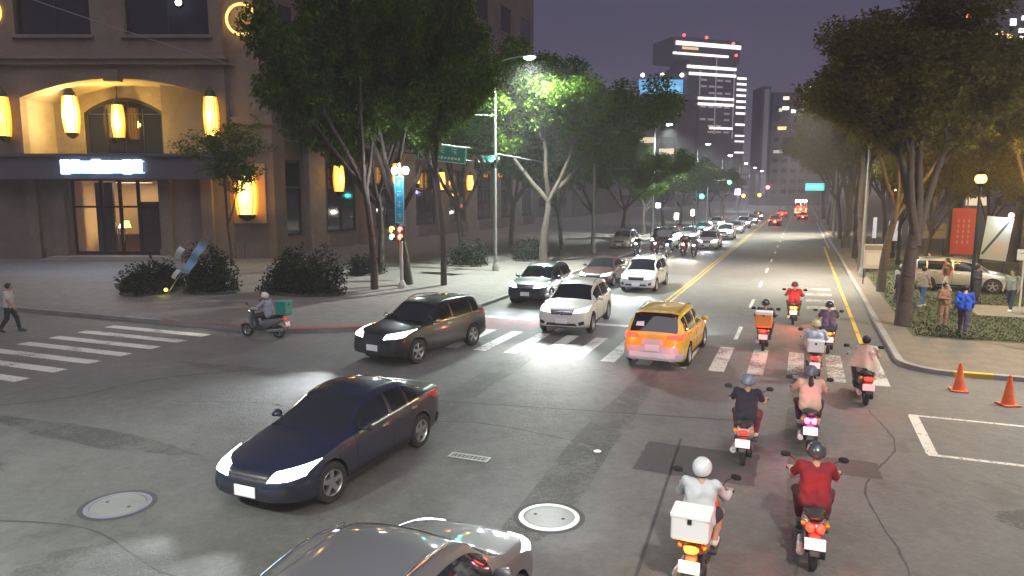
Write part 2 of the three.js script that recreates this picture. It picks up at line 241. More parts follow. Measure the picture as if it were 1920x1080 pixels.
  part('cornice', merge([fb(-30, 0.25, 13.4, 13.75, 0, 0.35), fb(-30, 0.35, 13.75, 14.0, 0, 0.55)]), stone);
  part('keystone', fb(-8.3, -7.3, 12.3, 13.1, -0.5, 0.18), stone);
  // canopy over the door
  part('canopy', merge([fb(-16.5, 0.1, 5.6, 7.25, 0.0, 1.6), fb(-16.7, 0.3, 7.1, 7.3, -0.1, 1.8)]), std([0.09, 0.085, 0.1], 0.6, 0.1));
  for (const u of [-13.9, -12.0, -4.5, -1.6]) part('pilaster', merge([fb(u - 0.4, u + 0.4, 0, 5.6, 0, 0.3), fb(u - 0.5, u + 0.5, 0, 0.7, 0, 0.42)]), stone);
  dpart('step', merge([fb(-12, -3, -0.0, 0.12, 0.0, 1.9), fb(-11.6, -3.4, 0.12, 0.24, -0.4, 1.5)]), concrete);
  // lobby seen through the glass doors
  dpart('lobby', merge([fb(-10.9, -4.0, 0.05, 0.24, -5, -0.7), fb(-10.9, -4.0, 5.5, 5.7, -5, -0.7), fb(-11.0, -10.7, 0.2, 5.6, -5, -0.7), fb(-4.2, -3.9, 0.2, 5.6, -5, -0.7), fb(-11, -3.9, 0.2, 5.6, -5.3, -5)]), std([0.55, 0.42, 0.28], 0.7));
  dpart('lobby_screen', merge([fb(-9.9, -8.6, 0.25, 5.4, -2.2, -2.0), fb(-6.7, -5.2, 0.25, 4.0, -2.2, -2.0)]), std([0.04, 0.03, 0.03], 0.5));
  dpart('reception_desk', merge([fb(-9.6, -7.6, 0.25, 1.5, -3.6, -2.9), fb(-9.7, -7.5, 1.5, 1.58, -3.7, -2.8)]), std([0.2, 0.11, 0.05], 0.4));
  const df = dpart('door_frame', merge([-10.6, -8.5, -7.2, -5.9, -4.3].map(u => fb(u - 0.09, u + 0.09, 0.25, 5.5, -0.5, -0.3)).concat([fb(-10.5, -4.4, 3.6, 3.75, -0.48, -0.32), fb(-10.5, -4.4, 0.25, 0.5, -0.49, -0.31)])), darkMetal);
  const clear = phys([0.9, 0.92, 0.95], 0.02, 0, { transmission: 1, thickness: 0, ior: 1.45 });
  for (const [a, b] of [[-10.51, -8.59], [-8.41, -7.29], [-7.11, -5.99], [-5.81, -4.39]]) { dpart('pane', fb(a, b, 0.52, 3.58, -0.41, -0.40), clear, df); dpart('pane', fb(a, b, 3.77, 5.48, -0.41, -0.40), clear, df); }
  for (const u of [-7.4, -7.0]) dpart('door_handle', merge([fb(u - 0.03, u + 0.03, 1.1, 2.2, -0.26, -0.2), fb(u - 0.02, u + 0.02, 1.2, 1.25, -0.3, -0.2), fb(u - 0.02, u + 0.02, 2.05, 2.1, -0.3, -0.2)]), chrome, df);
  const at = (u, v, z) => V(u, v, z).applyMatrix4(F).toArray();
  { const l = thing('table_lamp', 'glowing yellow table lamp inside the hotel lobby', 'lamp', at(-9.3, 1.58, -3.2));
    mesh('stand', lathe([[0, 0], [0.22, 0], [0.2, 0.05], [0.06, 0.12], [0.1, 0.3], [0.05, 0.5], [0, 0.5]]), std([0.4, 0.25, 0.08], 0.4, 0.6), l);
    mesh('lamp_shade', lathe([[0.42, 0.48], [0.28, 0.98], [0.27, 0.98], [0.41, 0.48]]), lit([1, 0.62, 0.16], 3.2), l); bulb(l, [0, 0.75, 0.45], [1, 0.66, 0.3], 14, 8); }
  { const l = thing('ceiling_lamp', 'square warm ceiling lamp in the hotel lobby', 'lamp', at(-8.2, 5.42, -2.8), 0.38);
    mesh('lamp_frame', bx(2.4, 0.08, 1.2, 0, 0.03, 0), darkMetal, l); mesh('diffuser', bx(2.2, 0.04, 1.0, 0, -0.02, 0), lit([1, 0.72, 0.38], 3), l);
    const a = new THREE.RectAreaLight(rgb(1, 0.7, 0.36), 20, 2.2, 1.0); a.position.set(0, -0.06, 0); a.rotation.x = -Math.PI / 2; l.add(a); }
  // lit sign over the entrance: one glowing panel with scalloped outline, too bright to read
  { const s = thing('hotel_sign', 'glowing blue white sign on the dark entrance canopy', 'sign', at(-7.95, 6.35, 1.62), Math.atan2(0.371, 0.928));
    mesh('backing', merge([bx(5.5, 0.06, 0.1, 0, 0.22, 0.08), bx(5.5, 0.06, 0.1, 0, -0.14, 0.08)]), darkMetal, s);
    const sh = []; for (let k = 0; k < 8; k++) sh.push(rbx(0.66 - (k % 2) * 0.03, 0.96 - (k % 3) * 0.09, 0.1, 0.06, -2.45 + k * 0.70, 0.05 + (k % 2) * 0.04, 0.17));
    const cool = lit([0.62, 0.84, 1], 5); sh.forEach(g => mesh('letter_block', g, cool, s));
    mesh('sign_bloom_strip', merge([bx(5.7, 0.06, 0.05, 0, 0.42, 0.05), bx(5.7, 0.06, 0.05, 0, -0.34, 0.05)]), lit([0.08, 0.32, 1], 6), s);  // glowing blue strips imitate the bloom round the sign
    const a = new THREE.RectAreaLight(rgb(0.42, 0.66, 1), 38, 5.7, 1.0); a.position.set(0, 0.05, 0.3); a.rotation.y = Math.PI; s.add(a);
  }
  // street face along the avenue
  const S = frameOf([-37.5, 0.13, -40.2], [0, 0, -1]);                // u runs away along the avenue, z points at the road
  const sp = (n, g, m, p = hotel) => mesh(n, putG(g, S), m, p);
  sp('side_wall', fb(0.02, 62, 0, 34, -6, -0.02), stone);
  sp('side_wall_base', fb(0.1, 62, 0, 1.1, -0.02, 0.25), stone);
  for (let k = 0; k < 8; k++) {
    const u = 0.6 + k * 7.6;
    sp('pilaster', merge([fb(u, u + 2.1, 0, 8.4, -0.02, 0.55), fb(u - 0.15, u + 2.25, 0, 1.2, -0.02, 0.72), fb(u - 0.15, u + 2.25, 8.0, 8.5, -0.02, 0.72)]), k % 2 ? stonePale : stone);
    const f = sp('window', merge([fb(u + 2.7, u + 7.0, 1.3, 1.5, 0, 0.12), fb(u + 2.7, u + 7.0, 7.0, 7.2, 0, 0.12), fb(u + 2.7, u + 2.9, 1.5, 7, 0, 0.12), fb(u + 6.8, u + 7.0, 1.5, 7, 0, 0.12), fb(u + 4.75, u + 4.95, 1.5, 7, 0, 0.12), fb(u + 2.9, u + 6.8, 5.0, 5.15, 0.01, 0.1)]), darkMetal);
    for (const [a, b] of [[2.9, 4.75], [4.95, 6.8]]) { sp('pane', fb(u + a, u + b, 1.5, 5.0, 0.02, 0.05), darkGlass, f); sp('pane', fb(u + a, u + b, 5.15, 7.0, 0.02, 0.05), darkGlass, f); }
    for (const v of [10.5, 15.4, 20.4, 25.4]) { const g = sp('window', merge([fb(u + 2.9, u + 6.8, v, v + 0.15, 0, 0.14), fb(u + 2.9, u + 6.8, v + 3.35, v + 3.5, 0, 0.14), fb(u + 2.9, u + 3.05, v, v + 3.5, 0.003, 0.137), fb(u + 6.65, u + 6.8, v, v + 3.5, 0.003, 0.137)]), stone); sp('pane', fb(u + 3.05, u + 6.65, v + 0.15, v + 3.35, 0.02, 0.05), darkGlass, g); }
  }
  sp('cornice', merge([fb(0.1, 62, 8.6, 9.0, -0.02, 0.8), fb(0.1, 62, 13.4, 13.8, -0.02, 0.5)]), stone);
  // corner pier carrying the big lantern, facing the crossing
  part('corner_pier', merge([fb(0.0, 3.0, 0, 9.4, -3, -0.35), fb(-0.1, 3.1, 0, 1.2, -3, -0.2), fb(-0.1, 3.1, 9.4, 9.9, -3, -0.15)]), stone);
  // lanterns
  function lantern(name, pos, turn, h, r, label, cd, hue = [1, 0.58, 0.17], power = 3, hook, inside) {
    const o = thing(name, label, 'wall lantern', pos, turn, 'amber wall lanterns of the hotel');
    const g = lathe([[0, 0], [r * 0.62, 0], [r * 0.8, h * 0.08], [r, h * 0.35], [r, h * 0.65], [r * 0.82, h * 0.92], [r * 0.6, h], [0, h]], 20);
    mesh('lamp_glass', g.clone().scale(0.8, 1, 0.8), lit([1, hue[1], hue[2]], power * 0.85, [0.8, 0.6, 0.3]), o);
    mesh('cap', lathe([[r * 0.86, h * 0.93], [r * 0.66, h * 1.03], [r * 0.3, h * 1.1], [0.03, h * 1.18], [0, h * 1.18]]), darkMetal, o);
    mesh('base', lathe([[0, -h * 0.07], [r * 0.3, -h * 0.05], [r * 0.7, 0], [r * 0.84, h * 0.07], [r * 0.8, h * 0.08]]), darkMetal, o);
    for (let k = 0; k < 9; k++) { const a = 2.55 + k / 8 * 4.33; mesh('amber_bloom_rib', tube([[r * 0.82, h * 0.07], [r * 1.02, h * 0.35], [r * 1.02, h * 0.65], [r * 0.84, h * 0.93]].map(([q, y]) => [Math.cos(a) * q, y, Math.sin(a) * q]), r * 0.10, 8, 5), lit([1, 0.32, 0.01], 1.5, [0.5, 0.25, 0.05]), o); }  // ribs at sides and back glow orange to imitate the lamp's bloom rim
    if (hook === 'wall') mesh('bracket', merge([bx(0.12, 0.12, r * 2.2, 0, h * 0.5, -r * 1.6), bx(0.4, h * 0.7, 0.06, 0, h * 0.5, -r * 2.4)]), darkMetal, o);
    if (hook === 'hang') mesh('chain', bar([0, h * 1.15, 0], [0, h * 1.15 + 1.0, 0], 0.03), darkMetal, o);
    bulb(o, [0, h * 0.5, r * 1.35], hue, cd * (inside || 0.3), 12); return o;
  }
  const turn1 = Math.atan2(0.371, 0.928), face = 1.1;
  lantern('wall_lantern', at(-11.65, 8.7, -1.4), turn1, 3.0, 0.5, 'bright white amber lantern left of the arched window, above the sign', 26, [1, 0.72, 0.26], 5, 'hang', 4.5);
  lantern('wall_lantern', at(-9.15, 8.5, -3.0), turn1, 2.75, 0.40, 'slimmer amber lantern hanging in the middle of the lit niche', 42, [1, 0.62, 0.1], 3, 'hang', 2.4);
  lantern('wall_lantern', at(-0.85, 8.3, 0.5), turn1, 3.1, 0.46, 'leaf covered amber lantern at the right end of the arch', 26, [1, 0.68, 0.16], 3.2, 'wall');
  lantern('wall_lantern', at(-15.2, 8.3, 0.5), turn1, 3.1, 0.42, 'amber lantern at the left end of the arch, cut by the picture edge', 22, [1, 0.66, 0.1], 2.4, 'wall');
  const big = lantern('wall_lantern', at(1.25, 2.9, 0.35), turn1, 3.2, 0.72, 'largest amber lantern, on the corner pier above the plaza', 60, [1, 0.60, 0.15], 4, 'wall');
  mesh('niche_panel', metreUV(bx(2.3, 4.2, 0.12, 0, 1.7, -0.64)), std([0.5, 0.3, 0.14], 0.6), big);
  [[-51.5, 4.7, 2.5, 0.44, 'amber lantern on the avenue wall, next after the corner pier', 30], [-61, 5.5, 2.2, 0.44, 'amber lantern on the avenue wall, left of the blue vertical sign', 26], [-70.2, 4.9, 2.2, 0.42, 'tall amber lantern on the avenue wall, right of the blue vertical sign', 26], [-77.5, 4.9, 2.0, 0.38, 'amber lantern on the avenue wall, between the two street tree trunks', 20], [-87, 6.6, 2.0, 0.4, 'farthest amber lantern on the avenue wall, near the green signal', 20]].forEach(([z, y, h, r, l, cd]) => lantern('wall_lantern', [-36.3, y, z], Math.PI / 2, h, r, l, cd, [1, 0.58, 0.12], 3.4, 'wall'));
  // neon rings and small white lamp high on the wall
  for (const [p, l] of [[at(1.4, 16.4, 0.14), 'amber neon ring high on the corner of the hotel'], [at(-16.0, 16.9, 0.14), 'amber neon ring high on the hotel, at the left picture edge']]) {
    const o = thing('ring_light', l, 'ring light', p, turn1, 'amber neon rings on the hotel'); mesh('ring', new THREE.TorusGeometry(1.0, 0.09, 10, 48), lit([1, 0.55, 0.08], 2.6), o); mesh('mount', merge([bx(0.1, 0.1, 0.3, 0.9, 0.4, -0.15), bx(0.1, 0.1, 0.3, -0.9, 0.4, -0.15), bx(0.1, 0.1, 0.3, 0, -1.0, -0.15)]), darkMetal, o); bulb(o, [0, 0, 0.35], [1, 0.58, 0.15], 5, 10); }
  part('corner_shaft', fb(-0.02, 3.0, 9.9, 34, -3, -0.4), stone);
  { const o = thing('wall_spotlight', 'small white lamp in a dark hotel window, top left', 'lamp', at(-3.0, 17.6, -0.3), turn1); mesh('housing', lathe([[0, -0.3], [0.2, -0.28], [0.26, 0], [0.22, 0]], 14).rotateX(Math.PI / 2), darkMetal, o); mesh('lamp_lens', new THREE.SphereGeometry(0.22, 14, 10), lit([1, 1, 1], 6), o); bulb(o, [0, 0, 0.3], [1, 1, 1], 4); }
}

// ---------- far buildings ----------
function farTower(name, label, pos, dir, boxes, mat) {
  const o = thing(name, label, 'building', pos); o.rotation.y = Math.atan2(-dir[1], dir[0]);
  boxes.forEach(([u0, u1, v0, v1, d], i) => mesh(i ? 'wall' : 'tower_wall', metreUV(bx(u1 - u0, v1 - v0, d, (u0 + u1) / 2, (v0 + v1) / 2, -d / 2)), mat, o)); return o;
}
{
  const D = 350, k = D / 1350, vy = y => 4.85 + (360 - y) * k * 1.0, ux = x => (x - 1330) * k / 0.94;
  const o = farTower('office_tower', 'tall stepped tower outlined with bright white floor lights', [-44.6, 0, -371], [0.745, -0.666], [[ux(1310), ux(1384), 0, vy(190), 20], [ux(1284), ux(1384.3), vy(190), vy(125), 20], [ux(1254), ux(1391), vy(118), vy(78), 19], [ux(1286), ux(1384.1), vy(125), vy(118), 17], [ux(1384.5), ux(1406), 0, vy(140), 14]], std([0.05, 0.045, 0.055], 0.6));
  const Z = x => 0.35, strip = lit([1, 0.90, 0.88], 2.2), dim = lit([0.5, 0.4, 0.5], 0.3), X0 = 1150, Y0 = 40, S = 2.842;
  const px = x => ux(X0 + x / S), py = y => vy(Y0 + y / S);
  for (const [x0, x1, y, th] of [[305, 685, 140, 20], [290, 612, 192, 11], [372, 662, 255, 15], [385, 662, 290, 14], [442, 655, 414, 13], [442, 655, 444, 13], [515, 652, 568, 11]]) mesh('floor_light', bx(px(x1) - px(x0), th / S * k, 0.5, (px(x0) + px(x1)) / 2, py(y), 0.5), strip, o);
  [300, 330, 360, 390, 422, 453, 485, 545, 605, 635, 695].forEach((y, i) => mesh('balcony_light', bx(px(727) - px(672), (i > 7 ? 8 : 11) / S * k, 0.5, (px(727) + px(672)) / 2, py(y), 0.5), strip, o));
  for (const [x, y0, y1] of [[450, 270, 400], [545, 200, 600], [655, 270, 620]]) mesh('vertical_light', bx(0.5, py(y0) - py(y1), 0.3, px(x), (py(y0) + py(y1)) / 2, 0.3), dim, o);
  for (let r = 0; r < 8; r++) for (let c = 0; c < 4; c++) { const y = 318 + r * 33 + (r > 2 ? 40 : 0); if (y < 640 && rnd() < 0.8) mesh('window', bx(3.2, 0.9, 0.2, px(475 + c * 48), py(y), 0.12), rnd() < 0.3 ? lit([0.8, 0.6, 0.4], 0.25) : dim, o); }
  for (const [x, y] of [[350, 103], [480, 105], [640, 125], [660, 185]]) { const b = mesh('beacon_light', new THREE.SphereGeometry(0.75, 10, 8), lit([1, 0.06, 0.05], 4), o); b.position.set(px(x), py(y) + 0.3, 0.4); mesh('beacon_mast', bar([px(x), py(y) - 3, -0.4], [px(x), py(y) + 0.3, -0.2], 0.2), darkMetal, o); }
  mesh('lounge_light', bx(9, 1.2, 0.3, px(388), py(163), 0.4), lit([0.9, 0.6, 0.2], 1.2), o);
}
{ const o = farTower('billboard_building', 'dark block with a cyan lit roof sign and three white floodlights', [-66, 0, -361], [0.928, -0.371], [[-12.5, 12.5, 0, 50, 14], [-11, 11, 50, 52, 10]], std([0.05, 0.05, 0.06], 0.7));
  mesh('roof_sign', bx(22, 7.2, 0.8, 0, 55.4, -1), lit([0.04, 0.42, 0.85], 1.1), o); mesh('sign_lettering', merge([-7, -3.4, 0.4, 4.5, 7.8].map((x, i) => bx(2.2, 3 - (i % 2), 0.3, x, 55 - (i % 3) * 0.8, -0.4))), lit([0.3, 0.75, 1], 1), o);
  for (const x of [-9.5, 0, 9.5]) { mesh('floodlight', new THREE.SphereGeometry(1.0, 12, 8).translate(x, 61, 0), lit([1, 1, 1], 5), o); mesh('floodlight_arm', bar([x, 58.5, -1], [x, 60.4, -0.2], 0.25), darkMetal, o); } }
{ const o = farTower('apartment_tower', 'dim apartment tower with a pale vertical stripe, between the avenue and the right trees', [-6, 0, -273], [0.928, -0.371], [[-5.5, 8, 0, 39, 14], [-9.3, -6.2, 0, 41, 10], [8, 16, 0, 30, 12]], std([0.07, 0.065, 0.085], 0.7));
  mesh('stripe', bx(1.6, 36, 0.3, -7.7, 22, 0.2), std([0.35, 0.33, 0.36], 0.7), o);
  for (const [x, y, w, c, s] of [[-1, 37, 2, [1, 0.7, 0.5], 2], [-1, 33.6, 2.2, [1, 0.75, 0.5], 3], [1.7, 32.6, 1.4, [1, 1, 1], 3], [-2.8, 33, 1, [1, 0.9, 0.8], 1], [-2, 26.8, 3, [0.8, 0.7, 0.2], 1.6], [-3, 18.8, 3.2, [0.6, 0.55, 0.5], 0.8], [8.5, 29, 1.4, [0.6, 0.6, 1], 1.2], [4, 25, 1.2, [0.5, 0.5, 0.6], 0.6], [5, 21, 1.2, [0.5, 0.5, 0.6], 0.6]]) mesh('window', bx(w, 1.1, 0.3, x, y, x > 8 ? 0.1 : 0.1), lit(c, s), o);
  for (let r = 0; r < 9; r++) for (let c = 0; c < 4; c++) mesh('window', bx(1.8, 1.4, 0.2, -3.8 + c * 3.2, 5 + r * 3.6, 0.05), darkGlass, o); }
{ const o = farTower('apartment_tower', 'tall dark tower with scattered lit windows at the top right corner', [62, 0, -303], [0.928, -0.371], [[-6, 26, 0, 92, 18]], std([0.045, 0.047, 0.06], 0.7));
  const k = 250 / 1350 * 1.08, X = x => (x - 1880) * k, Y = y => 4.85 + (360 - y) * k;
  for (const [x, y, w, h, c, s] of [[1860, 8, 8, 7, [1, 0.9, 0.6], 3], [1874, 7, 6, 6, [1, 0.9, 0.6], 2.2], [1893, 8, 9, 7, [1, 0.95, 0.7], 3], [1915, 6, 10, 6, [1, 0.95, 0.7], 2.6], [1893, 70, 10, 11, [0.8, 0.85, 1], 4], [1871, 88, 12, 6, [1, 0.7, 0.15], 2.4], [1889, 93, 9, 7, [1, 0.6, 0.1], 2.4], [1914, 63, 13, 7, [1, 0.95, 0.8], 3], [1912, 84, 15, 7, [1, 1, 0.85], 3.5], [1913, 95, 13, 6, [1, 1, 0.85], 3.5], [1908, 106, 7, 6, [1, 0.9, 0.7], 2.5], [1916, 115, 8, 8, [1, 0.9, 0.4], 3], [1912, 126, 13, 5, [1, 1, 0.9], 3], [1877, 52, 12, 4, [0.4, 0.4, 0.45], 1], [1905, 140, 10, 4, [0.6, 0.6, 0.3], 0.8], [1868, 120, 8, 4, [0.3, 0.3, 0.4], 0.7]]) mesh('window', bx(w * k, h * k, 0.4, X(x), Y(y), 0.15), lit(c, s), o);
  for (let r = 0; r < 12; r++) for (let c = 0; c < 5; c++) mesh('window', bx(3, 1.6, 0.2, -4 + c * 5.6, 30 + r * 4.6, 0.03), darkGlass, o); }
for (const [x, z, w, h, d, l] of [[-70, -150, 60, 26, 40, 'long dark block behind the street trees on the left'], [-62, -250, 50, 34, 40, 'dark mid rise block farther down the left side'], [40, -190, 40, 20, 40, 'low dark block behind the park trees on the right'], [-20, -560, 90, 22, 30, 'dark block closing the far end of the avenue'], [70, -95, 50, 14, 14, 'long low dark building at the back of the park']]) {
  const o = thing('city_block', l, 'building', [x, 0, z]); mesh('wall', metreUV(bx(w, h, d, 0, h / 2, 0)), stoneDark, o); mesh('parapet', merge([bx(w + 0.6, 0.8, 0.4, 0, h + 0.4, d / 2), bx(w + 0.6, 0.8, 0.4, 0, h + 0.4, -d / 2), bx(0.4, 0.8, d - 0.5, w / 2, h + 0.4, 0), bx(0.4, 0.8, d - 0.5, -w / 2, h + 0.4, 0)]), stoneDark, o);
  for (let r = 0; r < Math.floor(h / 3.6) - 1; r++) for (let c = 0; c < 8; c++) mesh('window', bx(w / 11, 1.7, 0.12, -w / 2 + (c + 0.5) * w / 8, 3 + r * 3.6, d / 2 + 0.03), rnd() < 0.08 ? lit([1, 0.75, 0.45], 0.9) : darkGlass, o); }

// ---------- cars ----------
const curve = (pts) => { // monotone-ish interpolation through [z, value], z falling
  const p = [...pts].sort((a, b) => a[0] - b[0]), n = p.length, m = [];
  for (let i = 0; i < n; i++) { const a = p[Math.max(0, i - 1)], b = p[Math.min(n - 1, i + 1)]; m.push((b[1] - a[1]) / (b[0] - a[0])); }
  for (let i = 0; i < n - 1; i++) { const s = (p[i + 1][1] - p[i][1]) / (p[i + 1][0] - p[i][0]); for (const k of [i, i + 1]) if (s === 0 || m[k] / s < 0) m[k] = 0; else if (Math.abs(m[k]) > 2.4 * Math.abs(s)) m[k] = 2.4 * s; }
  return (z) => { if (z <= p[0][0]) return p[0][1]; if (z >= p[n - 1][0]) return p[n - 1][1]; let i = 0; while (p[i + 1][0] < z) i++; const h = p[i + 1][0] - p[i][0], t = (z - p[i][0]) / h, t2 = t * t, t3 = t2 * t; return p[i][1] * (2 * t3 - 3 * t2 + 1) + m[i] * h * (t3 - 2 * t2 + t) + p[i + 1][1] * (-2 * t3 + 3 * t2) + m[i + 1] * h * (t3 - t2); };
};
const SEDAN = { W: 0.90, wr: 0.325, fa: 1.38, ra: -1.32, cowl: 0.98, rf: 0.12, rb: -0.95, rg: -1.72, yb: 0.2, roofHalf: 0.56, winF: 0.60, winR: -1.32, bpil: -0.30,
  top: [[2.33, 0.50], [2.30, 0.60], [2.20, 0.70], [1.9, 0.79], [1.5, 0.875], [0.98, 0.965], [0.55, 1.19], [0.12, 1.38], [-0.35, 1.44], [-0.95, 1.40], [-1.35, 1.24], [-1.72, 1.065], [-2.1, 1.045], [-2.26, 1.0], [-2.33, 0.85], [-2.36, 0.6]],
  belt: [[2.33, 0.46], [2.25, 0.60], [1.9, 0.70], [1.4, 0.80], [0.98, 0.87], [0, 0.915], [-1, 0.95], [-1.72, 0.985], [-2.2, 0.97], [-2.33, 0.8], [-2.36, 0.55]],
  w: [[2.33, 0.50], [2.29, 0.64], [2.18, 0.76], [1.9, 0.85], [1.4, 0.89], [0, 0.90], [-1.3, 0.89], [-1.9, 0.84], [-2.2, 0.77], [-2.31, 0.68], [-2.36, 0.55]] };
const SUV = { W: 0.94, wr: 0.36, fa: 1.42, ra: -1.38, cowl: 1.0, rf: 0.22, rb: -1.75, rg: -2.18, yb: 0.24, roofHalf: 0.62, winF: 0.62, winR: -1.78, bpil: -0.28,
  top: [[2.33, 0.62], [2.30, 0.82], [2.22, 0.92], [1.9, 1.0], [1.5, 1.05], [1.0, 1.12], [0.6, 1.36], [0.22, 1.55], [-0.3, 1.635], [-1.2, 1.62], [-1.75, 1.56], [-2.0, 1.35], [-2.18, 1.12], [-2.27, 1.02], [-2.32, 0.85], [-2.34, 0.6]],
  belt: [[2.33, 0.56], [2.25, 0.78], [1.9, 0.90], [1.4, 0.97], [1.0, 1.01], [0, 1.04], [-1, 1.06], [-1.75, 1.09], [-2.18, 1.06], [-2.3, 0.95], [-2.34, 0.55]],
  w: [[2.33, 0.62], [2.29, 0.74], [2.18, 0.83], [1.9, 0.90], [1.4, 0.93], [0, 0.94], [-1.3, 0.93], [-1.9, 0.90], [-2.15, 0.86], [-2.29, 0.78], [-2.34, 0.68]] };
const WAGON = { W: 0.90, wr: 0.33, fa: 1.34, ra: -1.34, cowl: 1.15, rf: 0.42, rb: -1.7, rg: -2.12, yb: 0.2, roofHalf: 0.60, winF: 0.78, winR: -1.75, bpil: -0.25,
  top: [[2.22, 0.55], [2.19, 0.68], [2.10, 0.78], [1.8, 0.88], [1.5, 0.95], [1.15, 1.03], [0.75, 1.31], [0.42, 1.50], [-0.1, 1.59], [-1.1, 1.58], [-1.7, 1.53], [-1.95, 1.30], [-2.12, 1.05], [-2.20, 0.95], [-2.24, 0.8], [-2.26, 0.55]],
  belt: [[2.22, 0.50], [2.12, 0.68], [1.8, 0.78], [1.4, 0.87], [1.15, 0.92], [0, 0.97], [-1, 1.0], [-1.7, 1.03], [-2.1, 1.0], [-2.22, 0.88], [-2.26, 0.5]],
  w: [[2.22, 0.55], [2.18, 0.68], [2.07, 0.78], [1.8, 0.86], [1.3, 0.89], [0, 0.90], [-1.3, 0.895], [-1.85, 0.86], [-2.1, 0.81], [-2.21, 0.74], [-2.26, 0.62]] };
const VAN = { W: 0.92, wr: 0.32, fa: 1.45, ra: -1.35, cowl: 1.75, rf: 1.15, rb: -2.05, rg: -2.2, yb: 0.22, roofHalf: 0.74, winF: 1.3, winR: -1.95, bpil: 0.1,
  top: [[2.3, 0.7], [2.26, 0.9], [2.1, 1.02], [1.75, 1.12], [1.45, 1.5], [1.15, 1.84], [0.6, 1.93], [-1.2, 1.93], [-2.05, 1.88], [-2.14, 1.5], [-2.2, 1.1], [-2.24, 0.9], [-2.26, 0.6]],
  belt: [[2.3, 0.62], [2.1, 0.9], [1.75, 1.02], [1, 1.06], [-1, 1.08], [-2.0, 1.08], [-2.2, 1.0], [-2.26, 0.55]], w: [[2.3, 0.66], [2.24, 0.8], [2.0, 0.89], [1.4, 0.92], [-1.8, 0.92], [-2.14, 0.88], [-2.26, 0.78]] };
const shellCache = new Map();
function carShell(S) {
  if (shellCache.has(S)) return shellCache.get(S);
  const top = curve(S.top), belt = curve(S.belt), wid = curve(S.w), zF = S.top[0][0], zB = S.top[S.top.length - 1][0];
  const keys = [...S.top.map(p => p[0]), S.cowl, S.rf, S.rb, S.rg, S.winF, S.winR, S.bpil, S.bpil - 0.09, S.winR + 0.35, S.winR + 0.42];
  const zs = []; { const k = [...new Set(keys)].sort((a, b) => b - a); k.forEach((z, i) => { zs.push(z); if (i < k.length - 1) { const n = Math.ceil((z - k[i + 1]) / 0.065); for (let q = 1; q < n; q++) zs.push(z + (k[i + 1] - z) * q / n); } }); }
  const NB = 9, NG = 5, NT = 7, half = [], J = 3 + NB + NG + NT;
  const section = (z) => {
    const W = wid(z), y0 = S.yb + 0.10 * clamp((Math.abs(z) - 1.9) / 0.45), bt = Math.max(belt(z), y0 + 0.12), tp = Math.max(top(z), bt + 0.01), g = clamp((tp - bt - 0.1) / 0.28), pts = [];
    pts.push([0, y0], [W * 0.72, y0], [W * 0.93, y0 + 0.025]);
    for (let i = 1; i <= NB; i++) { const t = i / NB; pts.push([W * (0.955 + 0.045 * Math.sin(Math.PI * clamp(t * 1.02)) - 0.035 * t + (t > 0.72 && t < 0.9 ? 0.006 : 0)), lerp(y0 + 0.05, bt, t)]); }
    const rw = lerp(W * 0.80, Math.min(S.roofHalf, W * 0.8) , g), ey = lerp(bt + (tp - bt) * 0.62, tp - 0.055, g), bw = pts[pts.length - 1][0];
    for (let i = 1; i <= NG; i++) { const t = i / NG, bulge = 0.028 * Math.sin(Math.PI * t) * (0.35 + 0.65 * g) ; pts.push([lerp(bw, rw, t) + bulge, lerp(bt, ey, t)]); }
    for (let i = 1; i <= NT; i++) { const x = 1 - i / NT; pts.push([rw * x, ey + (tp - ey) * (1 - x * x)]); }
    return pts;
  };
  const pos = [], F = [], cols = 2 * J - 1;
  for (const z of zs) { const p = section(z); for (let j = 0; j < J; j++) pos.push(p[j][0], p[j][1], z); for (let j = J - 2; j >= 0; j--) pos.push(-p[j][0], p[j][1], z); }
  const jB = 2 + NB, jR = jB + NG;   // belt index, roof-edge index
  // wheel arches
  const R = S.wr + 0.055, inArch = (v) => { const y = pos[v * 3 + 1], z = pos[v * 3 + 2], x = Math.abs(pos[v * 3]); if (x < S.W * 0.5) return 0; for (const a of [S.fa, S.ra]) { const d = Math.hypot(y - S.wr, z - a); if (d < R) return a; } return 0; };
  const lists = { body: [], windscreen: [], rear_window: [] };
  for (let i = 0; i < zs.length - 1; i++) for (let c = 0; c < cols; c++) {
    const j = c < J - 1 ? c : cols - 1 - c, jj = Math.min(j, j), a = i * cols + c, b = i * cols + (c + 1) % cols, d = a + cols, e = b + cols; if (c === cols - 1) { lists.body.push([a, i * cols, d], [i * cols, (i + 1) * cols, d]); continue; }
    const jl = c < J - 1 ? c : cols - 2 - c, zm = (zs[i] + zs[i + 1]) / 2;   // face lies between section points jl and jl+1
    if (jl >= 1 && jl < jB && [a, b, d, e].every(inArch)) continue;
    let k = 'body';
    if (jl >= jR && zm < S.cowl && zm > S.rf) k = 'windscreen'; else if (jl >= jR && zm < S.rb && zm > S.rg) k = 'rear_window';
    else if (jl >= jB && jl < jR - 1 && zm < S.winF && zm > S.winR && !(zm < S.bpil && zm > S.bpil - 0.09) && !(zm > S.winR + 0.35 && zm < S.winR + 0.42)) k = 'side_window|' + (c < J - 1 ? 1 : 0) + (zm > S.bpil ? 'a' : zm > S.winR + 0.38 ? 'b' : 'c');
    (lists[k] ||= []).push([a, b, d], [b, e, d]);
  }
  for (let v = 0; v < pos.length / 3; v++) { const c = v % cols, jl = c < J ? c : cols - c; if (jl < 2 || jl > jB) continue; const a = inArch(v); if (a) { const y = pos[v * 3 + 1] - S.wr, z = pos[v * 3 + 2] - a, d = Math.hypot(y, z) || 1; pos[v * 3 + 1] = S.wr + y / d * R; pos[v * 3 + 2] = a + z / d * R; } }
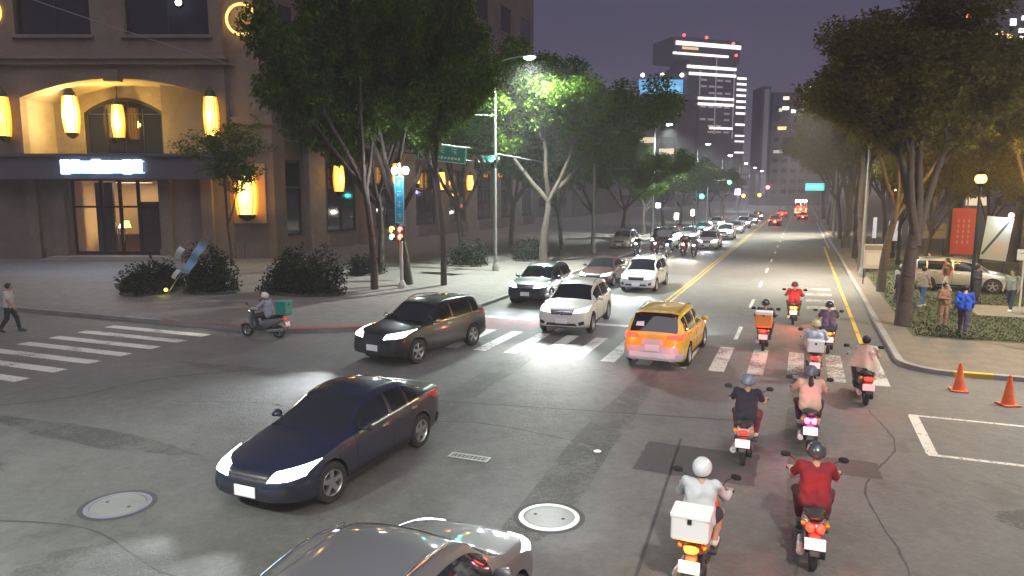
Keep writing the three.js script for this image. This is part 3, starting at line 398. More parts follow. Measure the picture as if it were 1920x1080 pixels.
  for (const i of [0, zs.length - 1]) { const k = pos.length / 3; let y = 0; for (let c = 0; c < cols; c++) y += pos[(i * cols + c) * 3 + 1]; pos.push(0, y / cols, zs[i] + (i ? -0.012 : 0.012)); for (let c = 0; c < cols; c++) { const a = i * cols + c, b = i * cols + (c + 1) % cols; lists.body.push(i ? [a, b, k] : [b, a, k]); } }
  const whole = new THREE.BufferGeometry(); whole.setAttribute('position', new THREE.Float32BufferAttribute(pos, 3)); whole.setIndex(Object.values(lists).flat(2)); whole.computeVertexNormals();
  const nrm = whole.attributes.normal.array, out = {};
  for (const [k, fs] of Object.entries(lists)) {
    const P = [], N = []; for (const f of fs) for (const v of f) { const off = k === 'body' ? 0 : -0.004; P.push(pos[v * 3] + nrm[v * 3] * off, pos[v * 3 + 1] + nrm[v * 3 + 1] * off, pos[v * 3 + 2] + nrm[v * 3 + 2] * off); N.push(nrm[v * 3], nrm[v * 3 + 1], nrm[v * 3 + 2]); }
    const g = new THREE.BufferGeometry(); g.setAttribute('position', new THREE.Float32BufferAttribute(P, 3)); g.setAttribute('normal', new THREE.Float32BufferAttribute(N, 3)); g.setAttribute('uv', new THREE.Float32BufferAttribute(new Float32Array(P.length / 3 * 2), 2)); out[k] = g;
  }
  const probe = new THREE.Mesh(whole, new THREE.MeshBasicMaterial({ side: THREE.DoubleSide })); probe.updateMatrixWorld();
  const res = { out, probe, zF, zB, top, belt, wid, patches: new Map() }; shellCache.set(S, res); return res;
}
const ray = new THREE.Raycaster();
// a lens, trim or panel laid on the body: four corners in the view along an axis, followed onto the surface, with thickness
function patch(sh, key, axis, q, off = 0.012, n = 8, m = 5) {
  if (sh.patches.has(key)) return sh.patches.get(key);
  const P = [], ok = [], dir = axis === 'front' ? V(0, 0, -1) : axis === 'rear' ? V(0, 0, 1) : axis === 'right' ? V(-1, 0, 0) : V(1, 0, 0);
  for (let j = 0; j <= m; j++) for (let i = 0; i <= n; i++) {
    const s = i / n, t = j / m, u = lerp(lerp(q[0][0], q[1][0], s), lerp(q[3][0], q[2][0], s), t), v = lerp(lerp(q[0][1], q[1][1], s), lerp(q[3][1], q[2][1], s), t);
    const o = axis === 'front' ? V(u, v, 4) : axis === 'rear' ? V(u, v, -4) : axis === 'right' ? V(3, v, u) : V(-3, v, u);
    ray.set(o, dir); const h = ray.intersectObject(sh.probe, false)[0]; let p = h ? h.point.clone() : null;
    if (p) { const nn = h.face.normal.clone(); if (nn.dot(dir) > 0) nn.negate(); p.addScaledVector(nn, off); }
    P.push(p); ok.push(!!p);
  }
  for (let k = 0; k < P.length; k++) if (!P[k]) { let best = null, bd = 1e9; const x = k % (n + 1), y = (k / (n + 1)) | 0; P.forEach((p, l) => { if (ok[l]) { const d = Math.hypot(x - l % (n + 1), y - ((l / (n + 1)) | 0)); if (d < bd) { bd = d; best = p; } } }); P[k] = best ? best.clone() : V(0, 0, 0); }
  const pos = P.flatMap(p => p.toArray()), back = P.flatMap(p => p.clone().addScaledVector(dir, off * 2.2).toArray()), idx = [], N = P.length, w = n + 1, all = pos.concat(back);
  const flip = axis === 'front' || axis === 'right' ? 1 : 0;
  for (let j = 0; j < m; j++) for (let i = 0; i < n; i++) { const a = j * w + i; idx.push(a, a + 1, a + w, a + 1, a + w + 1, a + w); }
  const rim = []; for (let i = 0; i < n; i++) rim.push(i); for (let j = 0; j < m; j++) rim.push(j * w + n); for (let i = n; i > 0; i--) rim.push(m * w + i); for (let j = m; j > 0; j--) rim.push(j * w);
  rim.forEach((a, k) => { const b = rim[(k + 1) % rim.length]; idx.push(a, a + N, b, b, a + N, b + N); });
  let g = new THREE.BufferGeometry(); g.setAttribute('position', new THREE.Float32BufferAttribute(all, 3)); g.setIndex(idx); g = toCreasedNormals(g, 0.9); g.setAttribute('uv', new THREE.Float32BufferAttribute(new Float32Array(g.attributes.position.count * 2), 2));
  sh.patches.set(key, g); return g;
}
const wheelGeo = new Map();
function wheelParts(r) {
  if (!wheelGeo.has(r)) {
    const w = 0.105, ri = r * 0.66; const tyre = lathe([[ri, -w * 0.8], [r * 0.9, -w], [r * 0.985, -w * 0.7], [r, 0], [r * 0.985, w * 0.7], [r * 0.9, w], [ri, w * 0.8]], 32).rotateZ(Math.PI / 2);
    const rim = [lathe([[ri, -w * 0.85], [ri * 0.97, -w * 0.2], [ri * 0.97, w * 0.5], [ri, w * 0.85], [ri * 0.93, w * 0.88], [ri * 0.9, w * 0.5]], 32).rotateZ(-Math.PI / 2)];
    for (let k = 0; k < 5; k++) rim.push(bx(0.035, ri * 0.95, 0.075, w * 0.55, ri * 0.47, 0).rotateX(k / 5 * Math.PI * 2));
    rim.push(lathe([[0, w * 0.72], [0.06, w * 0.7], [0.075, w * 0.3], [0.075, 0]], 16).rotateZ(-Math.PI / 2));
    const disc = lathe([[0, 0.0], [ri * 0.92, 0.0], [ri * 0.92, -0.02], [0, -0.02]], 24).rotateZ(-Math.PI / 2);
    wheelGeo.set(r, { tyre, rim: merge(rim), disc });
  }
  return wheelGeo.get(r);
}
function makeCar(S, o, paint, opt = {}) {
  const sh = carShell(S), far = opt.far, k = S === SUV ? 'suv' : S === VAN ? 'van' : 'car';
  for (const [n, g] of Object.entries(sh.out)) mesh(n.split('|')[0], g, n === 'body' ? paint : opt.glass || darkGlass, o);
  mesh('underbody', merge([bx(S.W * 1.5, 0.34, sh.zF - sh.zB - 0.5, 0, S.yb + 0.19, (sh.zF + sh.zB) / 2), bx(S.W * 1.2, 0.2, sh.zF - sh.zB - 0.8, 0, S.yb + 0.42, (sh.zF + sh.zB) / 2)]), black, o);
  const wp = wheelParts(S.wr);
  for (const s of [1, -1]) for (const a of [S.fa, S.ra]) {
    const w = new THREE.Group(); w.name = 'wheel'; w.position.set(s * (S.W - 0.115), S.wr, a); if (s < 0) w.rotation.y = Math.PI; o.add(w);
    if (a === S.fa && opt.steer) w.rotation.y += opt.steer;
    mesh('tyre', wp.tyre, rubber, w); if (!far) { mesh('rim', wp.rim, opt.rim || alloy, w); mesh('brake_disc', wp.disc, darkMetal, w); } else mesh('rim', wp.disc.clone().translate(0.07, 0, 0), opt.rim || alloy, w);
  }
  // front
  const TOP = sh.top, yH = S === SUV ? 0.86 : S === VAN ? 0.92 : S === WAGON ? 0.72 : 0.655, hx = (S.W - 0.13);
  const headMat = opt.head ? lit(opt.headColor || [0.9, 0.96, 1], opt.headPower ?? 9, [0.9, 0.9, 0.9]) : phys([0.5, 0.52, 0.55], 0.1, 0.2, { clearcoat: 1 });
  for (const s of [1, -1]) mesh('headlight', patch(sh, k + 'head' + s + S.wr, 'front', [[s * 0.38, yH - 0.075], [s * (hx + 0.02), yH - 0.02], [s * (hx + 0.04), yH + 0.115], [s * 0.44, yH + 0.045]]), headMat, o);  // lenses shaped oversize to carry part of the headlight glare
  mesh('grille', patch(sh, 'grille', 'front', [[-0.36, yH - 0.12], [0.36, yH - 0.12], [0.40, yH + 0.02], [-0.40, yH + 0.02]], 0.006), black, o);
  if (opt.grilleBars) for (const dy of [-0.07, -0.02]) mesh('grille_bar', patch(sh, 'gb' + dy, 'front', [[-0.36, yH + dy - 0.012], [0.36, yH + dy - 0.012], [0.37, yH + dy + 0.012], [-0.37, yH + dy + 0.012]], 0.014, 6, 1), chrome, o);
  if (opt.emblem) { const e = mesh('emblem', merge([new THREE.TorusGeometry(0.085, 0.012, 8, 24), bx(0.018, 0.085, 0.014, 0, 0.042, 0), bx(0.018, 0.085, 0.014, 0, 0.042, 0).rotateZ(2.094), bx(0.018, 0.085, 0.014, 0, 0.042, 0).rotateZ(-2.094)]), chrome, o); e.position.set(0, yH - 0.045, sh.zF + 0.03); }
  mesh('lower_grille', patch(sh, 'lgr', 'front', [[-0.55, S.yb + 0.13], [0.55, S.yb + 0.13], [0.48, S.yb + 0.22], [-0.48, S.yb + 0.22]], 0.006), black, o);
  if (!far) for (const s of [1, -1]) mesh('fog_lamp', patch(sh, 'fog' + s, 'front', [[s * 0.60, S.yb + 0.16], [s * (S.W - 0.17), S.yb + 0.19], [s * (S.W - 0.18), S.yb + 0.31], [s * 0.58, S.yb + 0.26]], 0.006, 4, 3), opt.trim || black, o);
  const fp = mesh('licence_plate', rbx(0.40, 0.17, 0.02, 0.008), plateWhite, o); fp.position.set(0, S === SUV ? 0.53 : 0.42, sh.zF + 0.03);
  // rear
  const yT = S === SUV ? 0.98 : S === WAGON ? 0.92 : S === VAN ? 1.0 : 0.86;
  const tailMat = lit([1, 0.03, 0.015], opt.tail ?? 0.02, [0.35, 0.01, 0.01]);
  for (const s of [1, -1]) mesh('tail_light', patch(sh, 'tail' + s, 'rear', [[s * 0.36, yT - 0.04], [s * (S.W - 0.1), yT - 0.06], [s * (S.W - 0.09), yT + 0.09], [s * 0.42, yT + 0.05]]), tailMat, o);
  const rp = mesh('licence_plate', rbx(0.40, 0.17, 0.02, 0.008), plateWhite, o); rp.position.set(0, S.yb + 0.42, sh.zB - 0.03);
  if (!far) mesh('rear_bumper', patch(sh, 'rbump', 'rear', [[-S.W + 0.12, S.yb + 0.10], [S.W - 0.12, S.yb + 0.10], [S.W - 0.1, S.yb + 0.30], [-S.W + 0.1, S.yb + 0.30]], 0.03, 14, 3), opt.bumper || paint, o);
  // sides
  const bz = sh.belt(S.winF - 0.05);
  for (const s of [1, -1]) {
    const m = mesh('mirror', merge([loft([{ c: [s * 0.06, 0, 0], a: 0.07, b: 0.05, tilt: 0 }, { c: [s * 0.07, 0, -0.05], a: 0.10, b: 0.075 }, { c: [s * 0.07, 0, 0.07], a: 0.04, b: 0.03 }].sort((p, q) => p.c[2] - q.c[2]), 12), bar([-s * 0.06, -0.03, 0], [s * 0.03, -0.01, 0], 0.022)]), opt.mirror || paint, o);
    m.position.set(s * (S.W - 0.025), bz + 0.09, S.winF - 0.02);
    if (far) continue;
    const ax = s > 0 ? 'right' : 'left';
    for (const [n, z] of [['door_handle', S.bpil + 0.20], ['door_handle', S.bpil - 0.78]]) { const y = sh.belt(z) - 0.10; mesh(n, patch(sh, 'dh' + s + z, ax, [[z - 0.09, y - 0.018], [z + 0.09, y - 0.018], [z + 0.09, y + 0.018], [z - 0.09, y + 0.018]], 0.03, 5, 2), opt.handle || chrome, o); }
    for (const z of [S.winF + 0.12, S.bpil - 0.045, S.winR + 0.30]) { const yb = sh.belt(z); mesh('door_gap', patch(sh, 'dg' + s + z, ax, [[z - 0.008, S.yb + 0.12], [z + 0.008, S.yb + 0.12], [z + 0.008, yb], [z - 0.008, yb]], 0.003, 1, 8), black, o); }
    mesh('sill', patch(sh, 'sill' + s, ax, [[S.ra + 0.42, S.yb + 0.06], [S.fa - 0.42, S.yb + 0.06], [S.fa - 0.42, S.yb + 0.13], [S.ra + 0.42, S.yb + 0.13]], 0.012, 10, 1), black, o);
    mesh('window_trim', patch(sh, 'wt' + s, ax, [[S.winR, sh.belt(S.winR) - 0.012], [S.winF, sh.belt(S.winF) - 0.012], [S.winF, sh.belt(S.winF) + 0.012], [S.winR, sh.belt(S.winR) + 0.012]], 0.008, 12, 1), chrome, o);
  }
  if (!far && S !== SEDAN) for (const s of [1, -1]) mesh('roof_rail', tube([[s * (S.roofHalf - 0.02), TOP(S.rf - 0.2) - 0.02, S.rf - 0.2], [s * (S.roofHalf - 0.01), TOP(-0.5) + 0.03, -0.4], [s * (S.roofHalf - 0.02), TOP(S.rb + 0.2) - 0.02, S.rb + 0.2]], 0.016, 16, 6), opt.rail || darkMetal, o);
  if (opt.head && opt.beam !== 0) for (const s of far ? [0] : [1, -1]) spot(o, [s * 0.6, yH, sh.zF + 0.08], [s * 0.6, -0.2, sh.zF + 11], opt.headColor || [0.9, 0.96, 1], (opt.beam || 700) * (far ? 1.6 : 1), 0.62, 0.9, 4);
  if (opt.tail > 1) for (const s of far ? [0] : [1, -1]) bulb(o, [s * 0.62, yT, sh.zB - 0.22], [1, 0.07, 0.03], opt.tailGlow ?? 3, 4);
  return o;
}
const paintOf = (c, r = 0.35, metal = 0.1) => phys(c, r, metal, { clearcoat: 1, clearcoatRoughness: 0.06 });
const carAt = (label, x, z, turn, group) => thing('car', label, 'car', [x, 0, z], turn, group);
const navy = paintOf([0.008, 0.012, 0.032]), blackPaint = paintOf([0.010, 0.011, 0.015]), whitePearl = paintOf([0.62, 0.61, 0.57], 0.4, 0), white2 = paintOf([0.56, 0.57, 0.60], 0.4, 0), greyPaint = paintOf([0.10, 0.10, 0.12], 0.4, 0.4), maroon = paintOf([0.06, 0.022, 0.02]), taxiYellow = paintOf([0.66, 0.42, 0.012], 0.4, 0), silver = paintOf([0.38, 0.39, 0.41], 0.35, 0.5);
makeCar(SEDAN, carAt('glossy dark blue sedan in the foreground with both headlights glaring', -7.45, -10.4, -0.03), navy, { head: true, steer: -0.12, beam: 40, grilleBars: true, headPower: 25 });
makeCar(SUV, carAt('black car with glaring headlights coming off the far crosswalk', -10.6, -19.2, -0.16), blackPaint, { head: true, beam: 150, headPower: 25, mirror: chrome });
makeCar(SUV, carAt('pearl white car with dark grille and round emblem, on the far crosswalk', -7.5, -25.2, 0.06), whitePearl, { emblem: true, grilleBars: true, head: true, headPower: 1.6, headColor: [0.95, 1, 0.92], beam: 80 });
makeCar(SUV, carAt('dark blue black car with starry headlights waiting left of the white car', -10.85, -30.8, 0.02), paintOf([0.012, 0.02, 0.035]), { head: true, headColor: [0.82, 0.92, 1], headPower: 25, beam: 45, grilleBars: true });
makeCar(SEDAN, carAt('dark maroon sedan half hidden behind the pearl white car', -9.7, -37.6, 0), maroon, { head: true, headPower: 2, beam: 40 });
makeCar(WAGON, carAt('small white car with dark windscreen, farther back in the near oncoming lane', -7.3, -36.6, 0), white2, { head: true, headPower: 2.5, beam: 50 });
makeCar(WAGON, carAt('grey car entering at the bottom edge, seen from above', -3.55, -5.55, Math.PI), paintOf([0.075, 0.075, 0.088], 0.5, 0.1), { head: true, headPower: 3, beam: 25, rail: chrome, handle: grey });
{ const t = thing('taxi', 'yellow taxi with red tail lights and silver bumper, driving away', 'taxi', [-3.55, 0, -21.6], Math.PI - 0.03);
  const silv = paintOf([0.52, 0.52, 0.58], 0.4, 0.1);
  makeCar(WAGON, t, taxiYellow, { tail: 5, tailGlow: 1.2, bumper: silv, handle: taxiYellow, head: true, headPower: 8, beam: 60, rail: std([0.2, 0.13, 0.02], 0.5) });
  const sh = carShell(WAGON);
  mesh('window_sticker', patch(sh, 'sticker', 'rear', [[0.28, 1.17], [0.52, 1.17], [0.50, 1.27], [0.30, 1.29]], 0.006, 3, 2), std([0.8, 0.8, 0.85], 0.5), t);
  mesh('tailgate_panel', patch(sh, 'tgp', 'rear', [[-0.30, 0.70], [0.30, 0.70], [0.26, 0.86], [-0.26, 0.86]], 0.008, 8, 3), silv, t);
  mesh('lower_tailgate', patch(sh, 'lowtg', 'rear', [[-0.80, 0.50], [0.80, 0.50], [0.80, 0.66], [-0.80, 0.66]], 0.012, 14, 3), silv, t);
  mesh('bumper_strip', patch(sh, 'bstr', 'rear', [[-0.62, 0.36], [0.62, 0.36], [0.62, 0.49], [-0.62, 0.49]], 0.036, 14, 2), std([0.75, 0.74, 0.8], 0.35), t);
  mesh('spoiler', rbx(1.0, 0.03, 0.2, 0.012, 0, 1.545, -1.76), taxiYellow, t);
  for (const s of [1, -1]) mesh('exhaust_tip', bar([s * 0.5, 0.25, -2.1], [s * 0.5, 0.25, -2.3], 0.03, 0.03, 10), chrome, t);
}
// far oncoming queue and outbound tail lights
const lightsC = [[1, 0.97, 0.9], [0.92, 0.96, 1], [1, 0.93, 0.82]];
[[VAN, -10.6, -61.5, paintOf([0.05, 0.05, 0.06]), 'dark van behind the waiting scooters'], [WAGON, -7.3, -64.5, white2, 'white car first in the bright queue, beside the dark van'], [SEDAN, -10.4, -74, paintOf([0.12, 0.12, 0.13]), 'grey sedan in the queue behind the dark van'], [SUV, -7.2, -77.5, white2, 'white car second in the bright queue, near the centre line'], [SEDAN, -10.5, -86, silver, 'silver sedan farther back in the kerb lane of the queue'], [SEDAN, -7.2, -90, silver, 'silver car third in the bright queue, near the centre line'], [SUV, -10.4, -99, white2, 'white car far back in the kerb lane of the queue'], [WAGON, -7.3, -104, white2, 'white car fourth in the bright queue, near the centre line'], [SEDAN, -7.2, -119, silver, 'silver car far off in the bright queue'], [SEDAN, -7.2, -136, blackPaint, 'last dark car one can tell apart in the bright queue']].forEach(([S, x, z, p, l], i) =>
  makeCar(S, carAt(l, x, z, 0, 'oncoming cars queueing down the avenue'), p, { far: true, head: true, headPower: 90, headColor: lightsC[i % 3], beam: 30 }));
[[SEDAN, -3.5, -112, blackPaint, 'dark car with red tail lights driving off down the avenue', 4], [SUV, -3.4, -146, paintOf([0.2, 0.05, 0.04]), 'reddish car with orange tail lights near the far junction', 5], [SEDAN, 0.2, -134, blackPaint, 'dark car with red tail lights in the far kerb lane', 4], [WAGON, -0.6, -190, blackPaint, 'tiny car with red tail lights beyond the bus', 14]].forEach(([S, x, z, p, l, tl]) => makeCar(S, carAt(l, x, z, Math.PI, 'outbound cars far down the avenue'), p, { far: true, tail: tl, tailGlow: 10 }));
makeCar(WAGON, thing('car', 'pale beige car parked on the left pavement by the lamp post', 'car', [-13.9, 0.13, -60.5], 0.02), paintOf([0.36, 0.34, 0.28]), { far: true });
makeCar(WAGON, thing('car', 'silver grey car parked broadside on the park side behind the walkers', 'car', [7.2, 0.147, -40.2], 1.45), silver, { });
// far bus with red tail lights
{ const b = thing('bus', 'brightly lit bus with red tail lights at the far junction', 'bus', [-0.2, 0, -162], Math.PI);
  mesh('body', rbx(2.5, 2.7, 10, 0.2, 0, 1.85, 0), paintOf([0.5, 0.08, 0.06]), b); mesh('rear_window', rbx(2.0, 0.9, 0.06, 0.02, 0, 2.5, -5.0), darkGlass, b);
  mesh('destination_light', bx(2.2, 0.45, 0.08, 0, 3.02, -5.0), lit([1, 0.95, 0.85], 9), b);
  for (const s of [1, -1]) { mesh('tail_light', bx(0.3, 0.6, 0.08, s * 0.95, 1.3, -5.0), lit([1, 0.08, 0.03], 12), b); mesh('side_window', bx(0.05, 0.9, 8.4, s * 1.25, 2.4, 0), darkGlass, b); for (const z of [3.2, -3.0]) { const w = new THREE.Group(); w.name = 'wheel'; w.position.set(s * 1.12, 0.48, z); b.add(w); mesh('tyre', lathe([[0.25, -0.14], [0.46, -0.14], [0.48, 0], [0.46, 0.14], [0.25, 0.14]], 20).rotateZ(Math.PI / 2), rubber, w); mesh('rim', lathe([[0, 0.1], [0.25, 0.1], [0.25, -0.1], [0, -0.1]], 16).rotateZ(Math.PI / 2), alloy, w); } }
  mesh('rear_light_bar', bx(2.2, 0.18, 0.08, 0, 0.75, -5.0), lit([1, 0.25, 0.05], 8), b); bulb(b, [0, 1.4, -5.6], [1, 0.2, 0.08], 30, 10); }

// ---------- people: smooth-joined tapered limbs meshed with surface nets ----------
function sdfMesh(f, lo, hi, cell) {
  const n = [0, 1, 2].map(k => Math.ceil((hi[k] - lo[k]) / cell) + 1), [nx, ny, nz] = n, v = new Float32Array(nx * ny * nz), id = (i, j, k) => (k * ny + j) * nx + i;
  for (let k = 0; k < nz; k++) for (let j = 0; j < ny; j++) for (let i = 0; i < nx; i++) v[id(i, j, k)] = f(lo[0] + i * cell, lo[1] + j * cell, lo[2] + k * cell);
  const vert = new Int32Array(v.length).fill(-1), pos = [], idx = [];
  const C = []; for (let c = 0; c < 8; c++) C.push([c & 1, (c >> 1) & 1, (c >> 2) & 1]);
  const E = []; for (let a = 0; a < 8; a++) for (const d of [1, 2, 4]) if (!(a & d)) E.push([a, a | d]);
  for (let k = 0; k < nz - 1; k++) for (let j = 0; j < ny - 1; j++) for (let i = 0; i < nx - 1; i++) {
    let m = 0; for (let c = 0; c < 8; c++) if (v[id(i + C[c][0], j + C[c][1], k + C[c][2])] < 0) m |= 1 << c; if (m === 0 || m === 255) continue;
    let x = 0, y = 0, z = 0, q = 0;
    for (const [a, b] of E) { const A = v[id(i + C[a][0], j + C[a][1], k + C[a][2])], B = v[id(i + C[b][0], j + C[b][1], k + C[b][2])]; if ((A < 0) === (B < 0)) continue; const t = A / (A - B); x += C[a][0] + (C[b][0] - C[a][0]) * t; y += C[a][1] + (C[b][1] - C[a][1]) * t; z += C[a][2] + (C[b][2] - C[a][2]) * t; q++; }
    vert[id(i, j, k)] = pos.length / 3; pos.push(lo[0] + (i + x / q) * cell, lo[1] + (j + y / q) * cell, lo[2] + (k + z / q) * cell);
  }
  for (let k = 1; k < nz - 1; k++) for (let j = 1; j < ny - 1; j++) for (let i = 1; i < nx - 1; i++) {
    const s = v[id(i, j, k)] < 0;
    for (const [d, o] of [[[1, 0, 0], [[0, 0, 0], [0, -1, 0], [0, -1, -1], [0, 0, -1]]], [[0, 1, 0], [[0, 0, 0], [0, 0, -1], [-1, 0, -1], [-1, 0, 0]]], [[0, 0, 1], [[0, 0, 0], [-1, 0, 0], [-1, -1, 0], [0, -1, 0]]]]) {
      const e = v[id(i + d[0], j + d[1], k + d[2])] < 0; if (s === e) continue;
      const q = o.map(p => vert[id(i + p[0], j + p[1], k + p[2])]); if (q.some(a => a < 0)) continue;
      s ? idx.push(q[0], q[1], q[2], q[0], q[2], q[3]) : idx.push(q[0], q[2], q[1], q[0], q[3], q[2]);
    }
  }
  const g = new THREE.BufferGeometry(); g.setAttribute('position', new THREE.Float32BufferAttribute(pos, 3)); g.setIndex(idx); g.computeVertexNormals(); return g;
}
function bonesField(bones, k = 0.025) {
  return (x, y, z) => { let d = 1e3; for (const [a, ra, b, rb] of bones) { const bxx = b[0] - a[0], by = b[1] - a[1], bz = b[2] - a[2], px = x - a[0], py = y - a[1], pz = z - a[2], L = bxx * bxx + by * by + bz * bz || 1e-9; const t = clamp((px * bxx + py * by + pz * bz) / L); const e = Math.hypot(px - bxx * t, py - by * t, pz - bz * t) - (ra + (rb - ra) * t); const h = clamp(0.5 + 0.5 * (d - e) / k); d = d > 100 ? e : lerp(d, e, h) - k * h * (1 - h); } return d; };
}
function bonesMesh(bones, cell, k = 0.025, pad = 0.03, fold = 0) {
  const lo = [9, 9, 9], hi = [-9, -9, -9]; for (const [a, ra, b, rb] of bones) for (const [p, r] of [[a, ra], [b, rb]]) for (let i = 0; i < 3; i++) { lo[i] = Math.min(lo[i], p[i] - r - pad); hi[i] = Math.max(hi[i], p[i] + r + pad); }
  const f = bonesField(bones, k); return sdfMesh(fold ? (x, y, z) => f(x, y, z) + fold * (Math.sin(y * 38 + 2.2 * Math.sin(x * 17) + z * 9) + 0.7 * Math.sin(x * 41 - y * 23 + 1.6 * Math.sin(z * 21))) : f, lo, hi, cell);
}
const add = (a, b) => [a[0] + b[0], a[1] + b[1], a[2] + b[2]], mid = (a, b, t = 0.5) => a.map((v, i) => lerp(v, b[i], t));
// joints in metres, facing +z
const POSES = {
  ride: { hip: [0, 0.83, -0.28], chest: [0, 1.17, -0.20], neck: [0, 1.34, -0.15], head: [0, 1.46, -0.10], sh: [0.185, 1.28, -0.17], el: [0.29, 1.06, 0.03], wr: [0.315, 1.04, 0.25], hj: [0.09, 0.82, -0.24], kn: [0.215, 0.79, 0.15], an: [0.17, 0.42, 0.08], toe: [0.185, 0.37, 0.25], grip: [0.315, 1.03, 0.33] },
  walk: { hip: [0, 0.93, 0], chest: [0, 1.22, 0.02], neck: [0, 1.42, 0.02], head: [0, 1.55, 0.05], sh: [0.185, 1.36, 0.01], el: [0.225, 1.10, -0.08], wr: [0.225, 0.89, 0.0], hj: [0.09, 0.90, 0], kn: [0.10, 0.50, 0.17], an: [0.10, 0.10, 0.24], toe: [0.10, 0.055, 0.40],
    R: { el: [-0.225, 1.11, 0.08], wr: [-0.215, 0.92, 0.20], kn: [-0.10, 0.49, -0.05], an: [-0.10, 0.13, -0.28], toe: [-0.10, 0.045, -0.15] } },
  stand: { hip: [0, 0.93, 0], chest: [0, 1.22, 0.0], neck: [0, 1.42, 0.0], head: [0, 1.55, 0.03], sh: [0.185, 1.36, 0.0], el: [0.23, 1.10, -0.03], wr: [0.235, 0.87, 0.04], hj: [0.09, 0.90, 0], kn: [0.11, 0.50, 0.02], an: [0.12, 0.09, -0.02], toe: [0.14, 0.05, 0.13],
    R: { el: [-0.24, 1.12, 0.0], wr: [-0.10, 1.10, 0.22] } } };
const joint = (P, n, s) => s < 0 && P.R && P.R[n] ? P.R[n] : [P[n][0] * s, P[n][1], P[n][2]];
function handBones(P, pose, s) {
  const w = joint(P, 'wr', s), B = [];
  if (pose === 'ride') {
    const G = joint(P, 'grip', s), at = (x, y, z) => [G[0] + x, G[1] + y, G[2] + z];
    B.push([w, 0.027, at(0, 0.03, -0.055), 0.03], [at(-0.025, 0.032, -0.05), 0.022, at(0.025, 0.032, -0.05), 0.022]);
    [[-0.036, 0.95], [-0.012, 1.05], [0.012, 1], [0.034, 0.82]].forEach(([x, l]) => { const X = -x * s; B.push([at(X, 0.036, -0.035), 0.0105, at(X, 0.034, 0.014 * l), 0.0098], [at(X, 0.034, 0.014 * l), 0.0098, at(X, 0.004, 0.034 * l), 0.009], [at(X, 0.004, 0.034 * l), 0.009, at(X, -0.026, 0.014 * l), 0.008]); });
    B.push([at(-s * 0.03, 0.02, -0.05), 0.014, at(-s * 0.058, -0.004, -0.02), 0.011], [at(-s * 0.058, -0.004, -0.02), 0.011, at(-s * 0.05, -0.024, 0.01), 0.009]);
  } else {
    const e = joint(P, 'el', s), d = V(...w).sub(V(...e)).normalize(), f = V(0, 0, 1).addScaledVector(d, -d.z).normalize(), o = d.clone().cross(f), at = (a, b, c) => V(...w).addScaledVector(d, a).addScaledVector(f, b).addScaledVector(o, c * s).toArray();
    B.push([w, 0.026, at(0.05, 0, 0), 0.028], [at(0.045, -0.022, 0), 0.02, at(0.075, 0.022, 0), 0.02]);
    [[-0.034, 0.062], [-0.011, 0.078], [0.012, 0.082], [0.034, 0.074]].forEach(([y, l]) => B.push([at(0.085, y, 0), 0.0105, at(0.085 + l * 0.5, y, 0.008), 0.0095], [at(0.085 + l * 0.5, y, 0.008), 0.0095, at(0.085 + l * 0.95, y, 0.03), 0.008]));
    B.push([at(0.03, 0.03, 0), 0.014, at(0.065, 0.058, 0.012), 0.011], [at(0.065, 0.058, 0.012), 0.011, at(0.095, 0.062, 0.02), 0.009]);
  }
  return B;
}
const personGeo = new Map();
